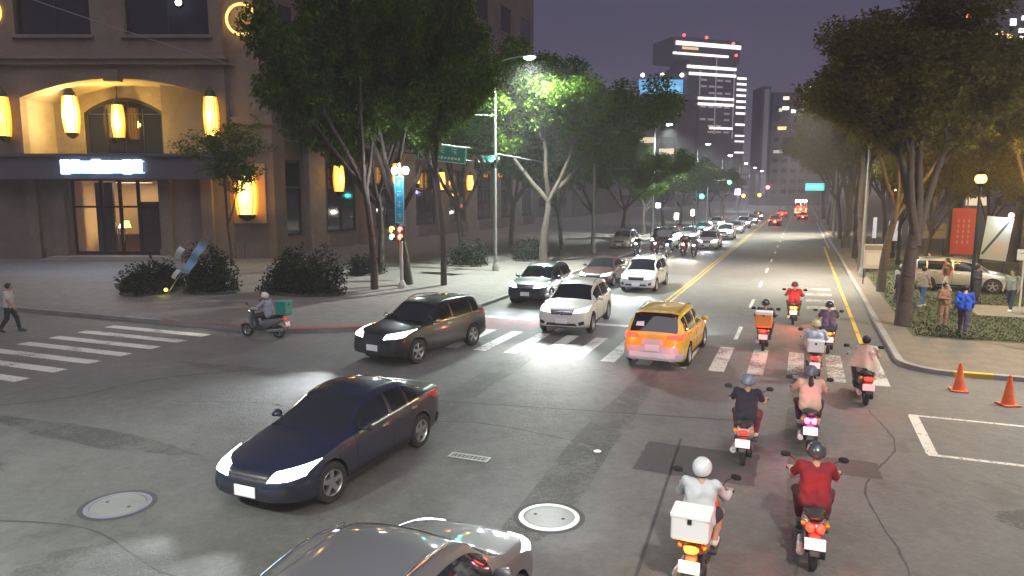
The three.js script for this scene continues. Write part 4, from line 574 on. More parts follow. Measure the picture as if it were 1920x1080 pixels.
function bodyGeo(pose) {
  if (personGeo.has(pose)) return personGeo.get(pose);
  const P = POSES[pose], J = (n, s) => joint(P, n, s), skin = [], shirt = [], sleeveS = [], sleeveL = [], trousers = [], shorts = [], shoes = [], hands = [];
  const up = V(...P.neck).sub(V(...P.hip)).normalize().toArray();
  for (const s of [1, -1]) {
    const side = [0.075 * s, 0, 0];
    skin.push([add(P.hip, [0.08 * s, 0, 0]), 0.105, add(P.chest, side), 0.105], [add(P.chest, side), 0.105, add(P.neck, [0.05 * s, -0.09, 0]), 0.075]);
    skin.push([J('sh', s), 0.055, J('el', s), 0.043], [J('el', s), 0.042, J('wr', s), 0.027], [J('hj', s), 0.088, J('kn', s), 0.058], [J('kn', s), 0.056, J('an', s), 0.036], [J('an', s), 0.036, J('toe', s), 0.026]);
    shirt.push([add(P.hip, [0.085 * s, -0.01, 0]), 0.127, add(P.chest, side), 0.124], [add(P.chest, side), 0.122, add(P.neck, [0.06 * s, -0.10, 0]), 0.09], [add(P.neck, [0.06 * s, -0.09, 0]), 0.075, J('sh', s), 0.07]);
    sleeveS.push([J('sh', s), 0.074, mid(J('sh', s), J('el', s), 0.68), 0.066]); sleeveL.push([J('sh', s), 0.068, J('el', s), 0.056], [J('el', s), 0.060, mid(J('el', s), J('wr', s), 0.93), 0.043]);
    const hj = J('hj', s), kn = J('kn', s), an = J('an', s);
    trousers.push([add(P.hip, [0.07 * s, 0, 0]), 0.117, hj, 0.105], [hj, 0.105, kn, 0.074], [kn, 0.073, mid(kn, an, 0.93), 0.055]); shorts.push([add(P.hip, [0.07 * s, 0, 0]), 0.117, hj, 0.108], [hj, 0.107, mid(hj, kn, 0.82), 0.086]);
    const toe = J('toe', s); shoes.push([add(an, [0, -0.035, -0.03]), 0.047, mid(an, toe, 0.5), 0.045], [mid(add(an, [0, -0.035, 0]), toe, 0.4), 0.042, toe, 0.036]);
    hands.push(bonesMesh(handBones(P, pose, s), 0.0055, 0.007, 0.012));
  }
  const h = P.head; skin.push([add(P.neck, [0, -0.04, -0.01]), 0.058, add(h, [0, -0.06, -0.01]), 0.052]);
  const headB = [[add(h, [0, 0.035, -0.022]), 0.083, add(h, [0, 0.03, 0.018]), 0.078], [add(h, [0, -0.02, 0.02]), 0.062, add(h, [0, -0.075, 0.045]), 0.034], [add(h, [0, -0.09, -0.015]), 0.05, add(h, [0, -0.14, -0.02]), 0.052], [add(h, [0, 0.012, 0.092]), 0.008, add(h, [0, -0.03, 0.112]), 0.014], [add(h, [-0.016, -0.066, 0.079]), 0.009, add(h, [0.016, -0.066, 0.079]), 0.009], [add(h, [-0.04, 0.03, 0.082]), 0.01, add(h, [0.04, 0.03, 0.082]), 0.01], [add(h, [0.078, 0.012, 0]), 0.012, add(h, [0.08, -0.03, 0.004]), 0.01], [add(h, [-0.078, 0.012, 0]), 0.012, add(h, [-0.08, -0.03, 0.004]), 0.01]];
  const hf = bonesField(headB, 0.016), eyes = [1, -1].map(s => add(h, [0.032 * s, 0.005, 0.093]));
  const headM = sdfMesh((x, y, z) => { let d = hf(x, y, z); for (const e of eyes) d = Math.max(d, 0.014 - Math.hypot(x - e[0], y - e[1], z - e[2] - 0.006)); return d; }, add(h, [-0.13, -0.2, -0.14]), add(h, [0.13, 0.16, 0.16]), 0.0075);
  const hair = sdfMesh((x, y, z) => { const X = x - h[0], Y = y - h[1], Z = z - h[2]; const d = Math.hypot(X, (Y - 0.035) * 0.95, (Z + 0.008) * 0.9) - 0.099; return Math.max(d, -(Y * 0.9 + 0.02) + Math.max(0, Z) * 1.6 - 0.05, 0.07 - Math.hypot(X, Y - 0.03, Z)); }, add(h, [-0.13, -0.13, -0.15]), add(h, [0.13, 0.17, 0.15]), 0.009);
  const R = { body: merge([bonesMesh(skin, 0.017), headM, ...hands]), hair, eyes: merge(eyes.map(e => new THREE.SphereGeometry(0.012, 8, 6).translate(e[0], e[1], e[2] - 0.004))), shirt_short: bonesMesh(shirt.concat(sleeveS), 0.014, 0.03, 0.03, 0.0045), shirt_long: bonesMesh(shirt.concat(sleeveL), 0.014, 0.03, 0.03, 0.0045), trousers: bonesMesh(trousers, 0.014, 0.03, 0.03, 0.0035), shorts: bonesMesh(shorts, 0.014, 0.03, 0.03, 0.0035), shoes: bonesMesh(shoes, 0.012, 0.012) };
  personGeo.set(pose, R); return R;
}
const skinMat = std([0.42, 0.25, 0.17], 0.6), hairMat = std([0.012, 0.010, 0.009], 0.6);
const cloth = (c) => std(c, 0.9, 0, { bumpMap: asphaltBump, bumpScale: 0.003 });
function helmetOn(o, P, m, full) {
  const h = P.head, g = new THREE.Group(); g.name = 'helmet'; g.position.set(...add(h, [0, 0.02, -0.012])); g.rotation.x = -0.22; o.add(g);
  mesh('helmet_shell', new THREE.SphereGeometry(0.135, 24, 16, 0, Math.PI * 2, 0, Math.PI * (full ? 0.66 : 0.56)).scale(0.96, 1, 1.1), m, g);
  mesh('helmet_lining', new THREE.SphereGeometry(0.126, 20, 12, 0, Math.PI * 2, 0, Math.PI * (full ? 0.66 : 0.56)).scale(0.96, 1, 1.1), black, g);
  mesh('helmet_rim', new THREE.TorusGeometry(0.128 * Math.sin(Math.PI * (full ? 0.66 : 0.56)), 0.008, 6, 28).rotateX(Math.PI / 2).scale(0.99, 1, 1.12).translate(0, 0.135 * Math.cos(Math.PI * (full ? 0.66 : 0.56)), 0), black, g);
  mesh('visor', new THREE.SphereGeometry(0.142, 16, 8, Math.PI * 0.2, Math.PI * 0.6, Math.PI * 0.34, Math.PI * 0.27).scale(0.98, 1, 1.1), darkGlass, g);
}
function person(label, pos, turn, pose, c, group) {
  const o = thing('person', label, 'person', pos, turn, group), G = bodyGeo(pose); if (c.scale) o.scale.setScalar(c.scale);
  mesh('body', G.body, c.skin || skinMat, o); mesh('eyes', G.eyes, black, o);
  mesh('shirt', c.long ? G.shirt_long : G.shirt_short, cloth(c.shirt), o); mesh(c.shorts ? 'shorts' : 'trousers', c.shorts ? G.shorts : G.trousers, cloth(c.legs), o); mesh('shoes', G.shoes, cloth(c.shoes || [0.05, 0.05, 0.05]), o);
  if (c.helmet) helmetOn(o, POSES[pose], c.helmet, c.full); if (!c.helmet || c.hair) mesh('hair', G.hair, c.hairMat || hairMat, o);
  if (c.ponytail) mesh('ponytail', bonesMesh([[add(POSES[pose].head, [0, -0.07, -0.10]), 0.04, add(POSES[pose].head, [0, -0.20, -0.17]), 0.05], [add(POSES[pose].head, [0, -0.20, -0.17]), 0.05, add(POSES[pose].head, [0.015, -0.42, -0.18]), 0.02]], 0.014), hairMat, o);
  return o;
}
// ---------- scooters ----------
const amberLens = std([0.6, 0.25, 0.02], 0.3);
function scooter(label, pos, turn, c, group) {
  const o = thing('scooter', label, 'scooter', pos, turn, group), P = paintOf(c.paint, 0.35, 0.1), dark = std([0.03, 0.03, 0.032], 0.6);
  const tyreG = lathe([[0.15, -0.045], [0.20, -0.052], [0.232, -0.035], [0.24, 0], [0.232, 0.035], [0.20, 0.052], [0.15, 0.045]], 24).rotateZ(Math.PI / 2);
  for (const z of [0.64, -0.62]) { const w = new THREE.Group(); w.name = 'wheel'; w.position.set(0, 0.24, z); o.add(w); mesh('tyre', tyreG, rubber, w); mesh('rim', merge([lathe([[0.155, -0.03], [0.14, 0], [0.155, 0.03], [0.165, 0.03], [0.165, -0.03]], 20).rotateZ(Math.PI / 2), bx(0.03, 0.29, 0.035), bx(0.03, 0.035, 0.29), lathe([[0, 0.05], [0.04, 0.05], [0.04, -0.05], [0, -0.05]], 12).rotateZ(Math.PI / 2)]), alloy, w); }
  mesh('front_fender', loft([-1.35, -0.8, -0.3, 0.2, 0.7, 1.1].map(a => ({ c: [0, 0.24 + 0.275 * Math.cos(a), 0.64 + 0.275 * Math.sin(a)], a: 0.07, b: 0.02, tilt: a })), 12), P, o);
  mesh('fork', merge([bar([0.085, 0.24, 0.64], [0.07, 0.66, 0.46], 0.02), bar([-0.085, 0.24, 0.64], [-0.07, 0.66, 0.46], 0.02), bar([0, 0.6, 0.48], [0, 0.98, 0.36], 0.03)]), dark, o);
  mesh('leg_shield', loft([{ c: [0, 0.30, 0.36], a: 0.17, b: 0.04 }, { c: [0, 0.46, 0.40], a: 0.22, b: 0.06 }, { c: [0, 0.66, 0.43], a: 0.21, b: 0.075 }, { c: [0, 0.84, 0.42], a: 0.16, b: 0.08 }, { c: [0, 0.95, 0.38], a: 0.09, b: 0.06 }].map(r => ({ ...r, tilt: Math.PI / 2 })), 18), P, o);
  mesh('floorboard', rbx(0.44, 0.07, 0.46, 0.03, 0, 0.31, 0.14), dark, o);
  mesh('tail_body', loft([{ c: [0, 0.44, 0.00], a: 0.13, b: 0.14 }, { c: [0, 0.50, -0.14], a: 0.16, b: 0.19 }, { c: [0, 0.56, -0.42], a: 0.165, b: 0.15 }, { c: [0, 0.64, -0.68], a: 0.135, b: 0.10 }, { c: [0, 0.70, -0.86], a: 0.085, b: 0.055 }], 20), P, o);
  mesh('engine', merge([rbx(0.2, 0.2, 0.42, 0.06, 0.03, 0.30, -0.42), lathe([[0, -0.07], [0.12, -0.06], [0.12, 0.06], [0, 0.07]], 16).rotateZ(Math.PI / 2).translate(-0.09, 0.26, -0.58)]), darkMetal, o);
  mesh('seat', loft([{ c: [0, 0.68, 0.04], a: 0.08, b: 0.035 }, { c: [0, 0.71, -0.08], a: 0.125, b: 0.055 }, { c: [0, 0.715, -0.30], a: 0.145, b: 0.055 }, { c: [0, 0.76, -0.44], a: 0.14, b: 0.055 }, { c: [0, 0.785, -0.66], a: 0.125, b: 0.05 }, { c: [0, 0.775, -0.78], a: 0.08, b: 0.03 }], 16), std([0.02, 0.018, 0.017], 0.7), o);
  mesh('handlebar_cover', loft([{ c: [0, 1.0, 0.26], a: 0.13, b: 0.045 }, { c: [0, 1.0, 0.36], a: 0.17, b: 0.075 }, { c: [0, 0.98, 0.46], a: 0.12, b: 0.07 }, { c: [0, 0.965, 0.51], a: 0.06, b: 0.04 }], 16), P, o);
  mesh('handlebar', bar([-0.37, 1.03, 0.33], [0.37, 1.03, 0.33], 0.013, 0.013, 10), darkMetal, o);
  for (const s of [1, -1]) {
    mesh('grip', bar([s * 0.25, 1.03, 0.33], [s * 0.375, 1.03, 0.33], 0.018, 0.018, 10), rubber, o); mesh('brake_lever', tube([[s * 0.2, 1.025, 0.37], [s * 0.28, 1.015, 0.39], [s * 0.37, 1.01, 0.385]], 0.007, 8, 5), alloy, o);
    const m = mesh('mirror', tube([[s * 0.2, 1.04, 0.34], [s * 0.27, 1.16, 0.36], [s * 0.36, 1.22, 0.34]], 0.007, 10, 5), darkMetal, o); mesh('mirror_head', loft([{ c: [0, 0, -0.012], a: 0.065, b: 0.04 }, { c: [0, 0, 0.0], a: 0.072, b: 0.046 }, { c: [0, 0, 0.03], a: 0.04, b: 0.026 }], 14).rotateY(s * 0.15).translate(s * 0.39, 1.235, 0.34), black, m);
    mesh('turn_signal', loft([{ c: [s * 0.15, 0.70, -0.80], a: 0.03, b: 0.025 }, { c: [s * 0.14, 0.70, -0.74], a: 0.035, b: 0.03 }], 10), amberLens, o);
  }
  mesh('headlight', loft([{ c: [0, 0.96, 0.47], a: 0.085, b: 0.055 }, { c: [0, 0.955, 0.525], a: 0.065, b: 0.045 }], 14), lit([1, 0.95, 0.85], c.headPower || 4, [0.9, 0.9, 0.9]), o);
  spot(o, [0, 0.95, 0.62], [0, -0.1, 7], [1, 0.93, 0.8], c.beam ?? 14, 0.45, 0.9, 3);
  const tc = c.tailColor || [1, 0.025, 0.012], tm = lit(tc, (c.tail || 8) * 0.6, [0.4, 0.02, 0.02]);
  if (c.twin) for (const s of [1, -1]) mesh('tail_light', loft([{ c: [s * 0.062, 0.685, -0.90], a: 0.045, b: 0.05 }, { c: [s * 0.062, 0.69, -0.85], a: 0.055, b: 0.055 }], 14), tm, o); else mesh('tail_light', loft([{ c: [0, 0.69, -0.90], a: 0.075, b: 0.04 }, { c: [0, 0.695, -0.85], a: 0.095, b: 0.05 }], 14), tm, o);
  bulb(o, [0, 0.70, -1.0], tc, (c.glow ?? 1.1) * 1.4, 3);
  mesh('rear_fender', loft([{ c: [0, 0.60, -0.82], a: 0.085, b: 0.02 }, { c: [0, 0.50, -0.93], a: 0.075, b: 0.02, tilt: -0.5 }, { c: [0, 0.36, -1.0], a: 0.065, b: 0.015, tilt: -0.8 }], 12), dark, o);
  mesh('licence_plate', rbx(0.26, 0.15, 0.012, 0.008, 0, 0, 0).rotateX(0.22).translate(0, 0.52, -0.985), plateWhite, o);
  mesh('exhaust', merge([bar([0.15, 0.27, -0.28], [0.17, 0.34, -0.86], 0.045, 0.055, 14), bar([0.17, 0.34, -0.86], [0.17, 0.345, -0.90], 0.02, 0.02, 10)]), grey, o);
  mesh('grab_rail', tube([[0.12, 0.80, -0.60], [0.14, 0.84, -0.80], [0, 0.85, -0.92], [-0.14, 0.84, -0.80], [-0.12, 0.80, -0.60]], 0.012, 20, 6), darkMetal, o);
  mesh('centre_stand', merge([bar([0.1, 0.26, -0.2], [0.13, 0.16, -0.42], 0.012), bar([-0.1, 0.26, -0.2], [-0.13, 0.16, -0.42], 0.012)]), darkMetal, o);
  if (c.box) { const [w, h, d] = c.box.size, y = c.box.y ?? 0.87, z = c.box.z ?? -0.86; const b = mesh('top_box', rbx(w, h, d, 0.035, 0, y + h / 2, z), std(c.box.color, 0.55), o); mesh('box_lid', rbx(w + 0.015, h * 0.2, d + 0.015, 0.02, 0, y + h * 0.93, z), std(c.box.lid || c.box.color, 0.5), b); mesh('box_latch', bx(0.05, 0.06, 0.02, 0, y + h * 0.78, z - d / 2 - 0.008), darkMetal, b); mesh('rack', merge([bx(w * 0.6, 0.02, 0.3, 0, y - 0.012, z), bar([0.06, 0.78, -0.7], [0.06, y, z], 0.012), bar([-0.06, 0.78, -0.7], [-0.06, y, z], 0.012)]), darkMetal, o); }
  return o;
}
function rideAway(x, z, scooterLabel, sc, riderLabel, pc, turn = Math.PI, y = 0) {
  scooter(scooterLabel, [x, y, z], turn, sc, 'scooters on the road').scale.setScalar(0.96); person(riderLabel, [x, y, z], turn, 'ride', { ...pc, scale: 0.96 }, 'scooter riders');
}
const helm = (c, r = 0.25) => phys(c, r, 0, { clearcoat: 1, clearcoatRoughness: 0.1 });
rideAway(0.34, -10.2, 'scooter with twin red tail lights under the rider in a red shirt', { paint: [0.16, 0.012, 0.02], twin: true, tail: 11, glow: 1.6, beam: 14 }, 'person in a dark red short sleeved shirt and dark helmet riding a scooter', { shirt: [0.20, 0.012, 0.018], legs: [0.10, 0.01, 0.016], helmet: helm([0.05, 0.055, 0.065]), shoes: [0.25, 0.22, 0.2] }, Math.PI + 0.02);
rideAway(-1.0, -9.05, 'scooter with a big white top box and orange tail panel, at the bottom edge', { paint: [0.55, 0.20, 0.03], tail: 7, tailColor: [1, 0.25, 0.03], glow: 1.5, box: { size: [0.46, 0.34, 0.36], color: [0.62, 0.61, 0.63], lid: [0.70, 0.69, 0.70] } }, 'person in a pale grey long sleeved jacket and white helmet riding with a white box', { shirt: [0.42, 0.45, 0.47], long: true, legs: [0.03, 0.02, 0.03], shorts: true, helmet: helm([0.55, 0.58, 0.60]), full: true, shoes: [0.5, 0.48, 0.46], scale: 1.03 }, Math.PI - 0.02);
rideAway(-0.76, -13.65, 'white bodied scooter ridden by the person in the black shirt', { paint: [0.62, 0.59, 0.58], tail: 3.5, glow: 0.5 }, 'person in a black short sleeved shirt and blue grey helmet riding a white scooter', { shirt: [0.02, 0.018, 0.03], legs: [0.10, 0.015, 0.02], helmet: helm([0.16, 0.21, 0.28]), shoes: [0.5, 0.45, 0.4] }, Math.PI);
rideAway(0.32, -14.8, 'scooter with a magenta tinted tail light under the rider with long hair', { paint: [0.30, 0.03, 0.16], tail: 9, tailColor: [1, 0.12, 0.30], glow: 1.6, twin: true }, 'person with long dark ponytail and peach top riding a scooter', { shirt: [0.55, 0.36, 0.28], legs: [0.05, 0.012, 0.03], helmet: helm([0.10, 0.12, 0.16]), ponytail: true, hair: true, shoes: [0.4, 0.35, 0.35] }, Math.PI + 0.03);
rideAway(1.55, -18.5, 'dark scooter with a red tail light under the rider in a beige poncho', { paint: [0.05, 0.02, 0.02], tail: 7, glow: 1.0 }, 'person in a wide beige rain poncho riding a scooter nearest the kerb', { shirt: [0.50, 0.42, 0.34], long: true, legs: [0.10, 0.07, 0.06], hairMat }, Math.PI + 0.04);
{ const p = scene.getObjectByName('person_004') || scene.children.filter(o => o.name.startsWith('person')).pop();
  const g = new THREE.CylinderGeometry(0.13, 0.52, 0.62, 40, 10, true), q = g.attributes.position;
  for (let i = 0; i < q.count; i++) { const x = q.getX(i), y = q.getY(i), z = q.getZ(i), t = (0.31 - y) / 0.62, a = Math.atan2(z, x), f = 1 + 0.10 * t * Math.sin(a * 7) + 0.05 * t * Math.sin(a * 3 + 1), k = x > 0 ? 1.25 : 0.9; q.setXYZ(i, x * f * (1 - 0.28 * t) * k, y + 0.14 * t * (x > 0 ? 0.8 : 0), z * f * (0.62)); }
  g.computeVertexNormals(); const m = mesh('poncho', g, std([0.50, 0.42, 0.33], 0.9, 0, { side: THREE.DoubleSide }), p); m.position.set(0, 1.07, -0.16); }
rideAway(0.50, -20.3, 'pale scooter half hidden behind the long haired rider', { paint: [0.5, 0.5, 0.52], tail: 2.5, glow: 0.4, box: { size: [0.40, 0.30, 0.3], color: [0.55, 0.55, 0.56] } }, 'person in a white and pale blue jacket riding ahead of the long haired rider', { shirt: [0.45, 0.52, 0.60], long: true, legs: [0.3, 0.2, 0.15], helmet: helm([0.5, 0.42, 0.25]), scale: 1.03 }, Math.PI);
rideAway(0.93, -23.9, 'scooter with an orange tail light under the rider in a dark purple shirt', { paint: [0.08, 0.03, 0.02], tail: 7, tailColor: [1, 0.16, 0.02], glow: 1.2 }, 'person in a dark purple grey shirt riding a scooter near the yellow line', { shirt: [0.06, 0.05, 0.085], legs: [0.03, 0.03, 0.04], helmet: helm([0.02, 0.02, 0.025]) }, Math.PI);
rideAway(-0.9, -23.6, 'delivery scooter carrying an orange insulated box', { paint: [0.10, 0.03, 0.03], tail: 9, glow: 1.8, box: { size: [0.50, 0.48, 0.42], color: [0.75, 0.22, 0.02], lid: [0.75, 0.72, 0.70], y: 0.84 } }, 'person in a dark jacket riding the scooter with the orange box', { shirt: [0.05, 0.04, 0.05], long: true, legs: [0.03, 0.03, 0.04], helmet: helm([0.04, 0.04, 0.05]) }, Math.PI);
rideAway(-0.1, -28.7, 'scooter with the brightest red and yellow tail light, farthest up the lane', { paint: [0.3, 0.02, 0.02], tail: 22, tailColor: [1, 0.16, 0.03], glow: 5, twin: true }, 'person glowing red behind the brightest tail light, farthest up the lane', { shirt: [0.35, 0.03, 0.03], long: true, legs: [0.1, 0.06, 0.02], helmet: helm([0.12, 0.05, 0.03]) }, Math.PI);
// rider crossing on the left
rideAway(-16.6, -19.0, 'grey scooter with a teal rear box turning by the left kerb', { paint: [0.16, 0.17, 0.19], tail: 1, glow: 0.1, beam: 40, headPower: 6, box: { size: [0.44, 0.46, 0.40], color: [0.02, 0.26, 0.20], y: 0.86 } }, 'person in a pale grey jacket and white helmet riding towards the left crosswalk', { shirt: [0.34, 0.36, 0.42], long: true, legs: [0.03, 0.035, 0.05], helmet: helm([0.75, 0.75, 0.68]), full: true }, -Math.PI / 2 + 0.1);
// waiting scooters in front of the far queue
[[-11.7, -55.3, 0.02, 'waiting scooter nearest the left kerb, in front of the dark van', 'person in dark clothes on the waiting scooter nearest the left kerb'], [-10.4, -56.2, 0, 'second waiting scooter from the left kerb', 'person in brown on the second waiting scooter from the left kerb'], [-9.3, -55.1, 0.03, 'third waiting scooter, in the middle of the row', 'person in dark blue on the middle one of the waiting scooters'], [-8.2, -55.9, -0.02, 'fourth waiting scooter from the left kerb', 'person in a dark red jacket on the fourth waiting scooter'], [-7.3, -55.0, 0, 'waiting scooter nearest the centre line', 'person in grey on the waiting scooter nearest the centre line']].forEach(([x, z, t, l, pl], i) => rideAway(x, z, l, { paint: [[0.1, 0.1, 0.11], [0.15, 0.07, 0.05], [0.3, 0.3, 0.3], [0.2, 0.03, 0.03], [0.05, 0.05, 0.06]][i], headPower: 60, beam: 50, tail: 1, glow: 0.05 }, pl, { shirt: [[0.03, 0.03, 0.03], [0.12, 0.06, 0.04], [0.03, 0.04, 0.08], [0.14, 0.03, 0.03], [0.15, 0.15, 0.16]][i], long: true, legs: [0.03, 0.03, 0.04], helmet: helm([[0.3, 0.3, 0.3], [0.05, 0.05, 0.05], [0.4, 0.4, 0.42], [0.2, 0.02, 0.02], [0.1, 0.1, 0.12]][i]) }, t));
// pedestrians
const walkers = 'pedestrians under the park trees', PV = 0.135, LW = 0.145;
person('person in a bright blue shirt walking away along the right pavement', [5.15, LW, -27.4], Math.PI - 0.3, 'walk', { shirt: [0.01, 0.06, 0.42], legs: [0.05, 0.035, 0.09], long: true }, walkers);
person('person in a brown top beside the person in blue', [4.75, LW, -28.6], 0.6, 'stand', { shirt: [0.20, 0.10, 0.06], legs: [0.24, 0.13, 0.09], long: true, scale: 0.95 }, walkers);
person('person in a dark jacket standing left of the big trunk', [3.85, LW, -32.2], Math.PI + 0.4, 'stand', { shirt: [0.045, 0.035, 0.05], legs: [0.04, 0.03, 0.05], long: true, shoes: [0.4, 0.3, 0.1], scale: 1.02 }, walkers);
person('person with a pale hood walking just behind the one in the dark jacket', [4.05, LW, -34.3], 0.3, 'walk', { shirt: [0.5, 0.46, 0.42], legs: [0.1, 0.09, 0.08], long: true, hairMat: std([0.6, 0.56, 0.52], 0.8) }, walkers);
person('person in a beige top and blue jeans right of the big trunk', [4.75, LW, -33.4], 2.4, 'walk', { shirt: [0.36, 0.28, 0.22], legs: [0.06, 0.10, 0.22], shoes: [0.5, 0.45, 0.3] }, walkers);
person('person in a grey green shirt walking on the lit park path', [7.86, 0.15, -33.5], -0.6, 'walk', { shirt: [0.25, 0.30, 0.26], legs: [0.025, 0.035, 0.05], shoes: [0.6, 0.6, 0.6] }, walkers);
person('person in a dark purple top near the silver parked car', [7.05, LW, -35.4], 0.9, 'stand', { shirt: [0.05, 0.045, 0.07], legs: [0.05, 0.04, 0.045], long: true }, walkers);
person('person in a blue grey top waiting below the red banner', [6.0, LW, -40.6], -0.5, 'stand', { shirt: [0.14, 0.15, 0.24], legs: [0.06, 0.06, 0.1], long: true, scale: 1.04 }, walkers);
person('person in white trousers walking past the silver parked car', [6.4, LW, -38.2], -1.2, 'walk', { shirt: [0.16, 0.08, 0.06], legs: [0.5, 0.5, 0.48] }, walkers);
person('person in a white shirt at the left picture edge on the crosswalk', [-25.35, 0.003, -16.4], 2.2, 'walk', { shirt: [0.50, 0.47, 0.44], legs: [0.02, 0.02, 0.025], scale: 1.03 });

// ---------- trees ----------
function treeGeo(s0, o) {
  const keep = seed; seed = s0; const wood = [], tips = [];
  const grow = (p, d, len, r, depth) => {
    let a = p.clone(), dir = d.clone(); const n = depth === 0 ? 4 : 3;
    for (let i = 0; i < n; i++) { const b = a.clone().addScaledVector(dir, len / n), r1 = r * (1 - 0.45 * (i + 1) / n), r0 = r * (1 - 0.45 * i / n); wood.push(bar(a.toArray(), b.toArray(), r0, r1, depth < 2 ? 9 : 5)); if (depth >= 2) tips.push([b.clone(), 0.55 + 0.45 * (i / n)]); a = b; dir.add(V(rr(-0.16, 0.16), depth > 1 ? 0.05 : 0.08, rr(-0.16, 0.16))).normalize(); }
    if (depth >= o.depth) { tips.push([a, 1]); return; }
    const k = depth === 0 ? o.limbs : 3 + (rnd() < 0.5 ? 1 : 0), ph = rnd() * 6.28;
    for (let i = 0; i < k; i++) { const az = ph + i / k * 6.283 + rr(-0.4, 0.4), tilt = depth === 0 ? rr(o.tilt[0], o.tilt[1]) : rr(...(o.sub || [0.4, 1.0])); const out = V(Math.cos(az), 0, Math.sin(az)), nd = dir.clone().multiplyScalar(Math.cos(tilt)).addScaledVector(out, Math.sin(tilt)).normalize(); grow(a.clone().addScaledVector(dir, -len * rr(0, 0.25)), nd, len * (depth === 0 ? o.limbLen : 0.68) * rr(0.8, 1.15), r * 0.52, depth + 1); }
  };
  grow(V(0, -0.1, 0), V(o.lean || 0, 1, 0.03).normalize(), o.fork, o.r, 0);
  const per = Math.max(4, Math.round(o.leaves / tips.length)), N = per * tips.length, pos = new Float32Array(N * 18), col = new Float32Array(N * 18); let q = 0;
  const A = V(0, 0, 0), X = V(0, 0, 0), Y = V(0, 0, 0), Z = V(0, 0, 0);
  for (const [c, w] of tips) for (let i = 0; i < per; i++) {
    const rad = o.clump * Math.cbrt(rnd()) * w, th = rnd() * 6.283, cz = rr(-1, 1), sz = Math.sqrt(1 - cz * cz); A.set(c.x + rad * sz * Math.cos(th), c.y + rad * cz * 0.75, c.z + rad * sz * Math.sin(th));
    X.set(rr(-1, 1), rr(-0.6, 0.35), rr(-1, 1)).normalize(); Y.set(rr(-0.7, 0.7), 1, rr(-0.7, 0.7)); Z.crossVectors(X, Y).normalize(); Y.crossVectors(Z, X);
    const L = o.leaf * rr(0.65, 1.3), W = L * 0.30, f = L * 0.1; const P = [[0, 0, 0], [0.5 * L, f, W], [L, -f, 0], [0.5 * L, f, -W]].map(([u, v, s]) => [A.x + X.x * u + Y.x * v + Z.x * s, A.y + X.y * u + Y.y * v + Z.y * s, A.z + X.z * u + Y.z * v + Z.z * s]);
    const k = rr(0.65, 1.25), h = rr(-0.15, 0.2), C = [o.color[0] * k * (1 + h), o.color[1] * k, o.color[2] * k * (1 - h)];
    for (const v of [0, 1, 2, 0, 2, 3]) { pos.set(P[v], q); col.set(C, q); q += 3; }
  }
  const g = new THREE.BufferGeometry(); g.setAttribute('position', new THREE.BufferAttribute(pos, 3)); g.setAttribute('color', new THREE.BufferAttribute(col, 3)); g.computeVertexNormals();
  seed = keep; return { wood: merge(wood), crown: g };
}
const leafMat = phys([1, 1, 1], 0.75, 0, { vertexColors: true, specularIntensity: 0.12, transmission: 0.35, thickness: 0, side: THREE.DoubleSide }), barkTex = tex(512, (i, x) => { const v = 0.75 + (nC[i] - 0.5) * 0.8 + (nB[i] - 0.5) * 0.3; return [v, v * 0.98, v * 0.95]; }, 1.2, true);
const bark = std([0.085, 0.066, 0.058], 0.95, 0, { map: barkTex, bumpMap: asphaltBump, bumpScale: 0.06 });
const GREEN = [0.075, 0.135, 0.018], OLIVE = [0.135, 0.130, 0.034];
const TREES = {
  broad: treeGeo(11, { fork: 3.9, r: 0.28, limbs: 5, tilt: [0.35, 0.95], limbLen: 1.05, depth: 3, leaves: 56000, clump: 0.95, leaf: 0.22, color: GREEN }),
  lean: treeGeo(23, { fork: 3.5, r: 0.26, limbs: 5, tilt: [0.3, 0.9], limbLen: 1.15, depth: 3, leaves: 56000, clump: 0.95, leaf: 0.22, color: GREEN, lean: -0.18 }),
  row: treeGeo(37, { fork: 3.9, r: 0.24, limbs: 5, tilt: [0.3, 0.85], limbLen: 0.95, depth: 3, leaves: 42000, clump: 0.9, leaf: 0.24, color: GREEN }),
  tall: treeGeo(41, { fork: 4.0, r: 0.36, limbs: 6, tilt: [0.08, 0.5], limbLen: 0.95, depth: 3, sub: [0.25, 0.8], leaves: 80000, clump: 1.0, leaf: 0.19, color: OLIVE }),
  sparse: treeGeo(71, { fork: 3.6, r: 0.12, limbs: 3, tilt: [0.2, 0.6], limbLen: 0.8, depth: 3, leaves: 3600, clump: 0.7, leaf: 0.26, color: GREEN }),
  park: treeGeo(59, { fork: 3.5, r: 0.2, limbs: 5, tilt: [0.1, 0.6], limbLen: 0.95, depth: 3, sub: [0.3, 0.9], leaves: 60000, clump: 1.0, leaf: 0.2, color: OLIVE }) };
function tree(kind, x, z, turn, s, label, group, sy = s) {
  const o = thing('street_tree', label, 'tree', [x, 0.13, z], turn, group); o.scale.set(s, sy, s);
  mesh('trunk', TREES[kind].wood, bark, o); const c = mesh('crown', TREES[kind].crown, leafMat, o); c.userData.kind = 'stuff'; return o;
}
const LG = 'street trees along the hotel side', RG = 'trees along the park side';
tree('row', -19.2, -29.9, 0.5, 0.84, 'dark leafy tree on the plaza corner, right of the big lantern', LG, 1.4);
tree('lean', -18.6, -32.2, 0.2, 0.95, 'dark tree with a leaning trunk right behind the blue vertical sign', LG, 1.4);
tree('row', -23.6, -37.5, 2.2, 0.95, 'dark tree deep on the plaza, before the avenue windows of the hotel', LG, 1.25);
tree('lean', -21.8, -45.5, 1.1, 0.95, 'dark tree deep on the plaza, behind the green signal', LG, 1.25);
tree('row', -22.5, -56, 3.0, 1.0, 'dark tree deep on the plaza, left of the slim lamp post', LG, 1.15);
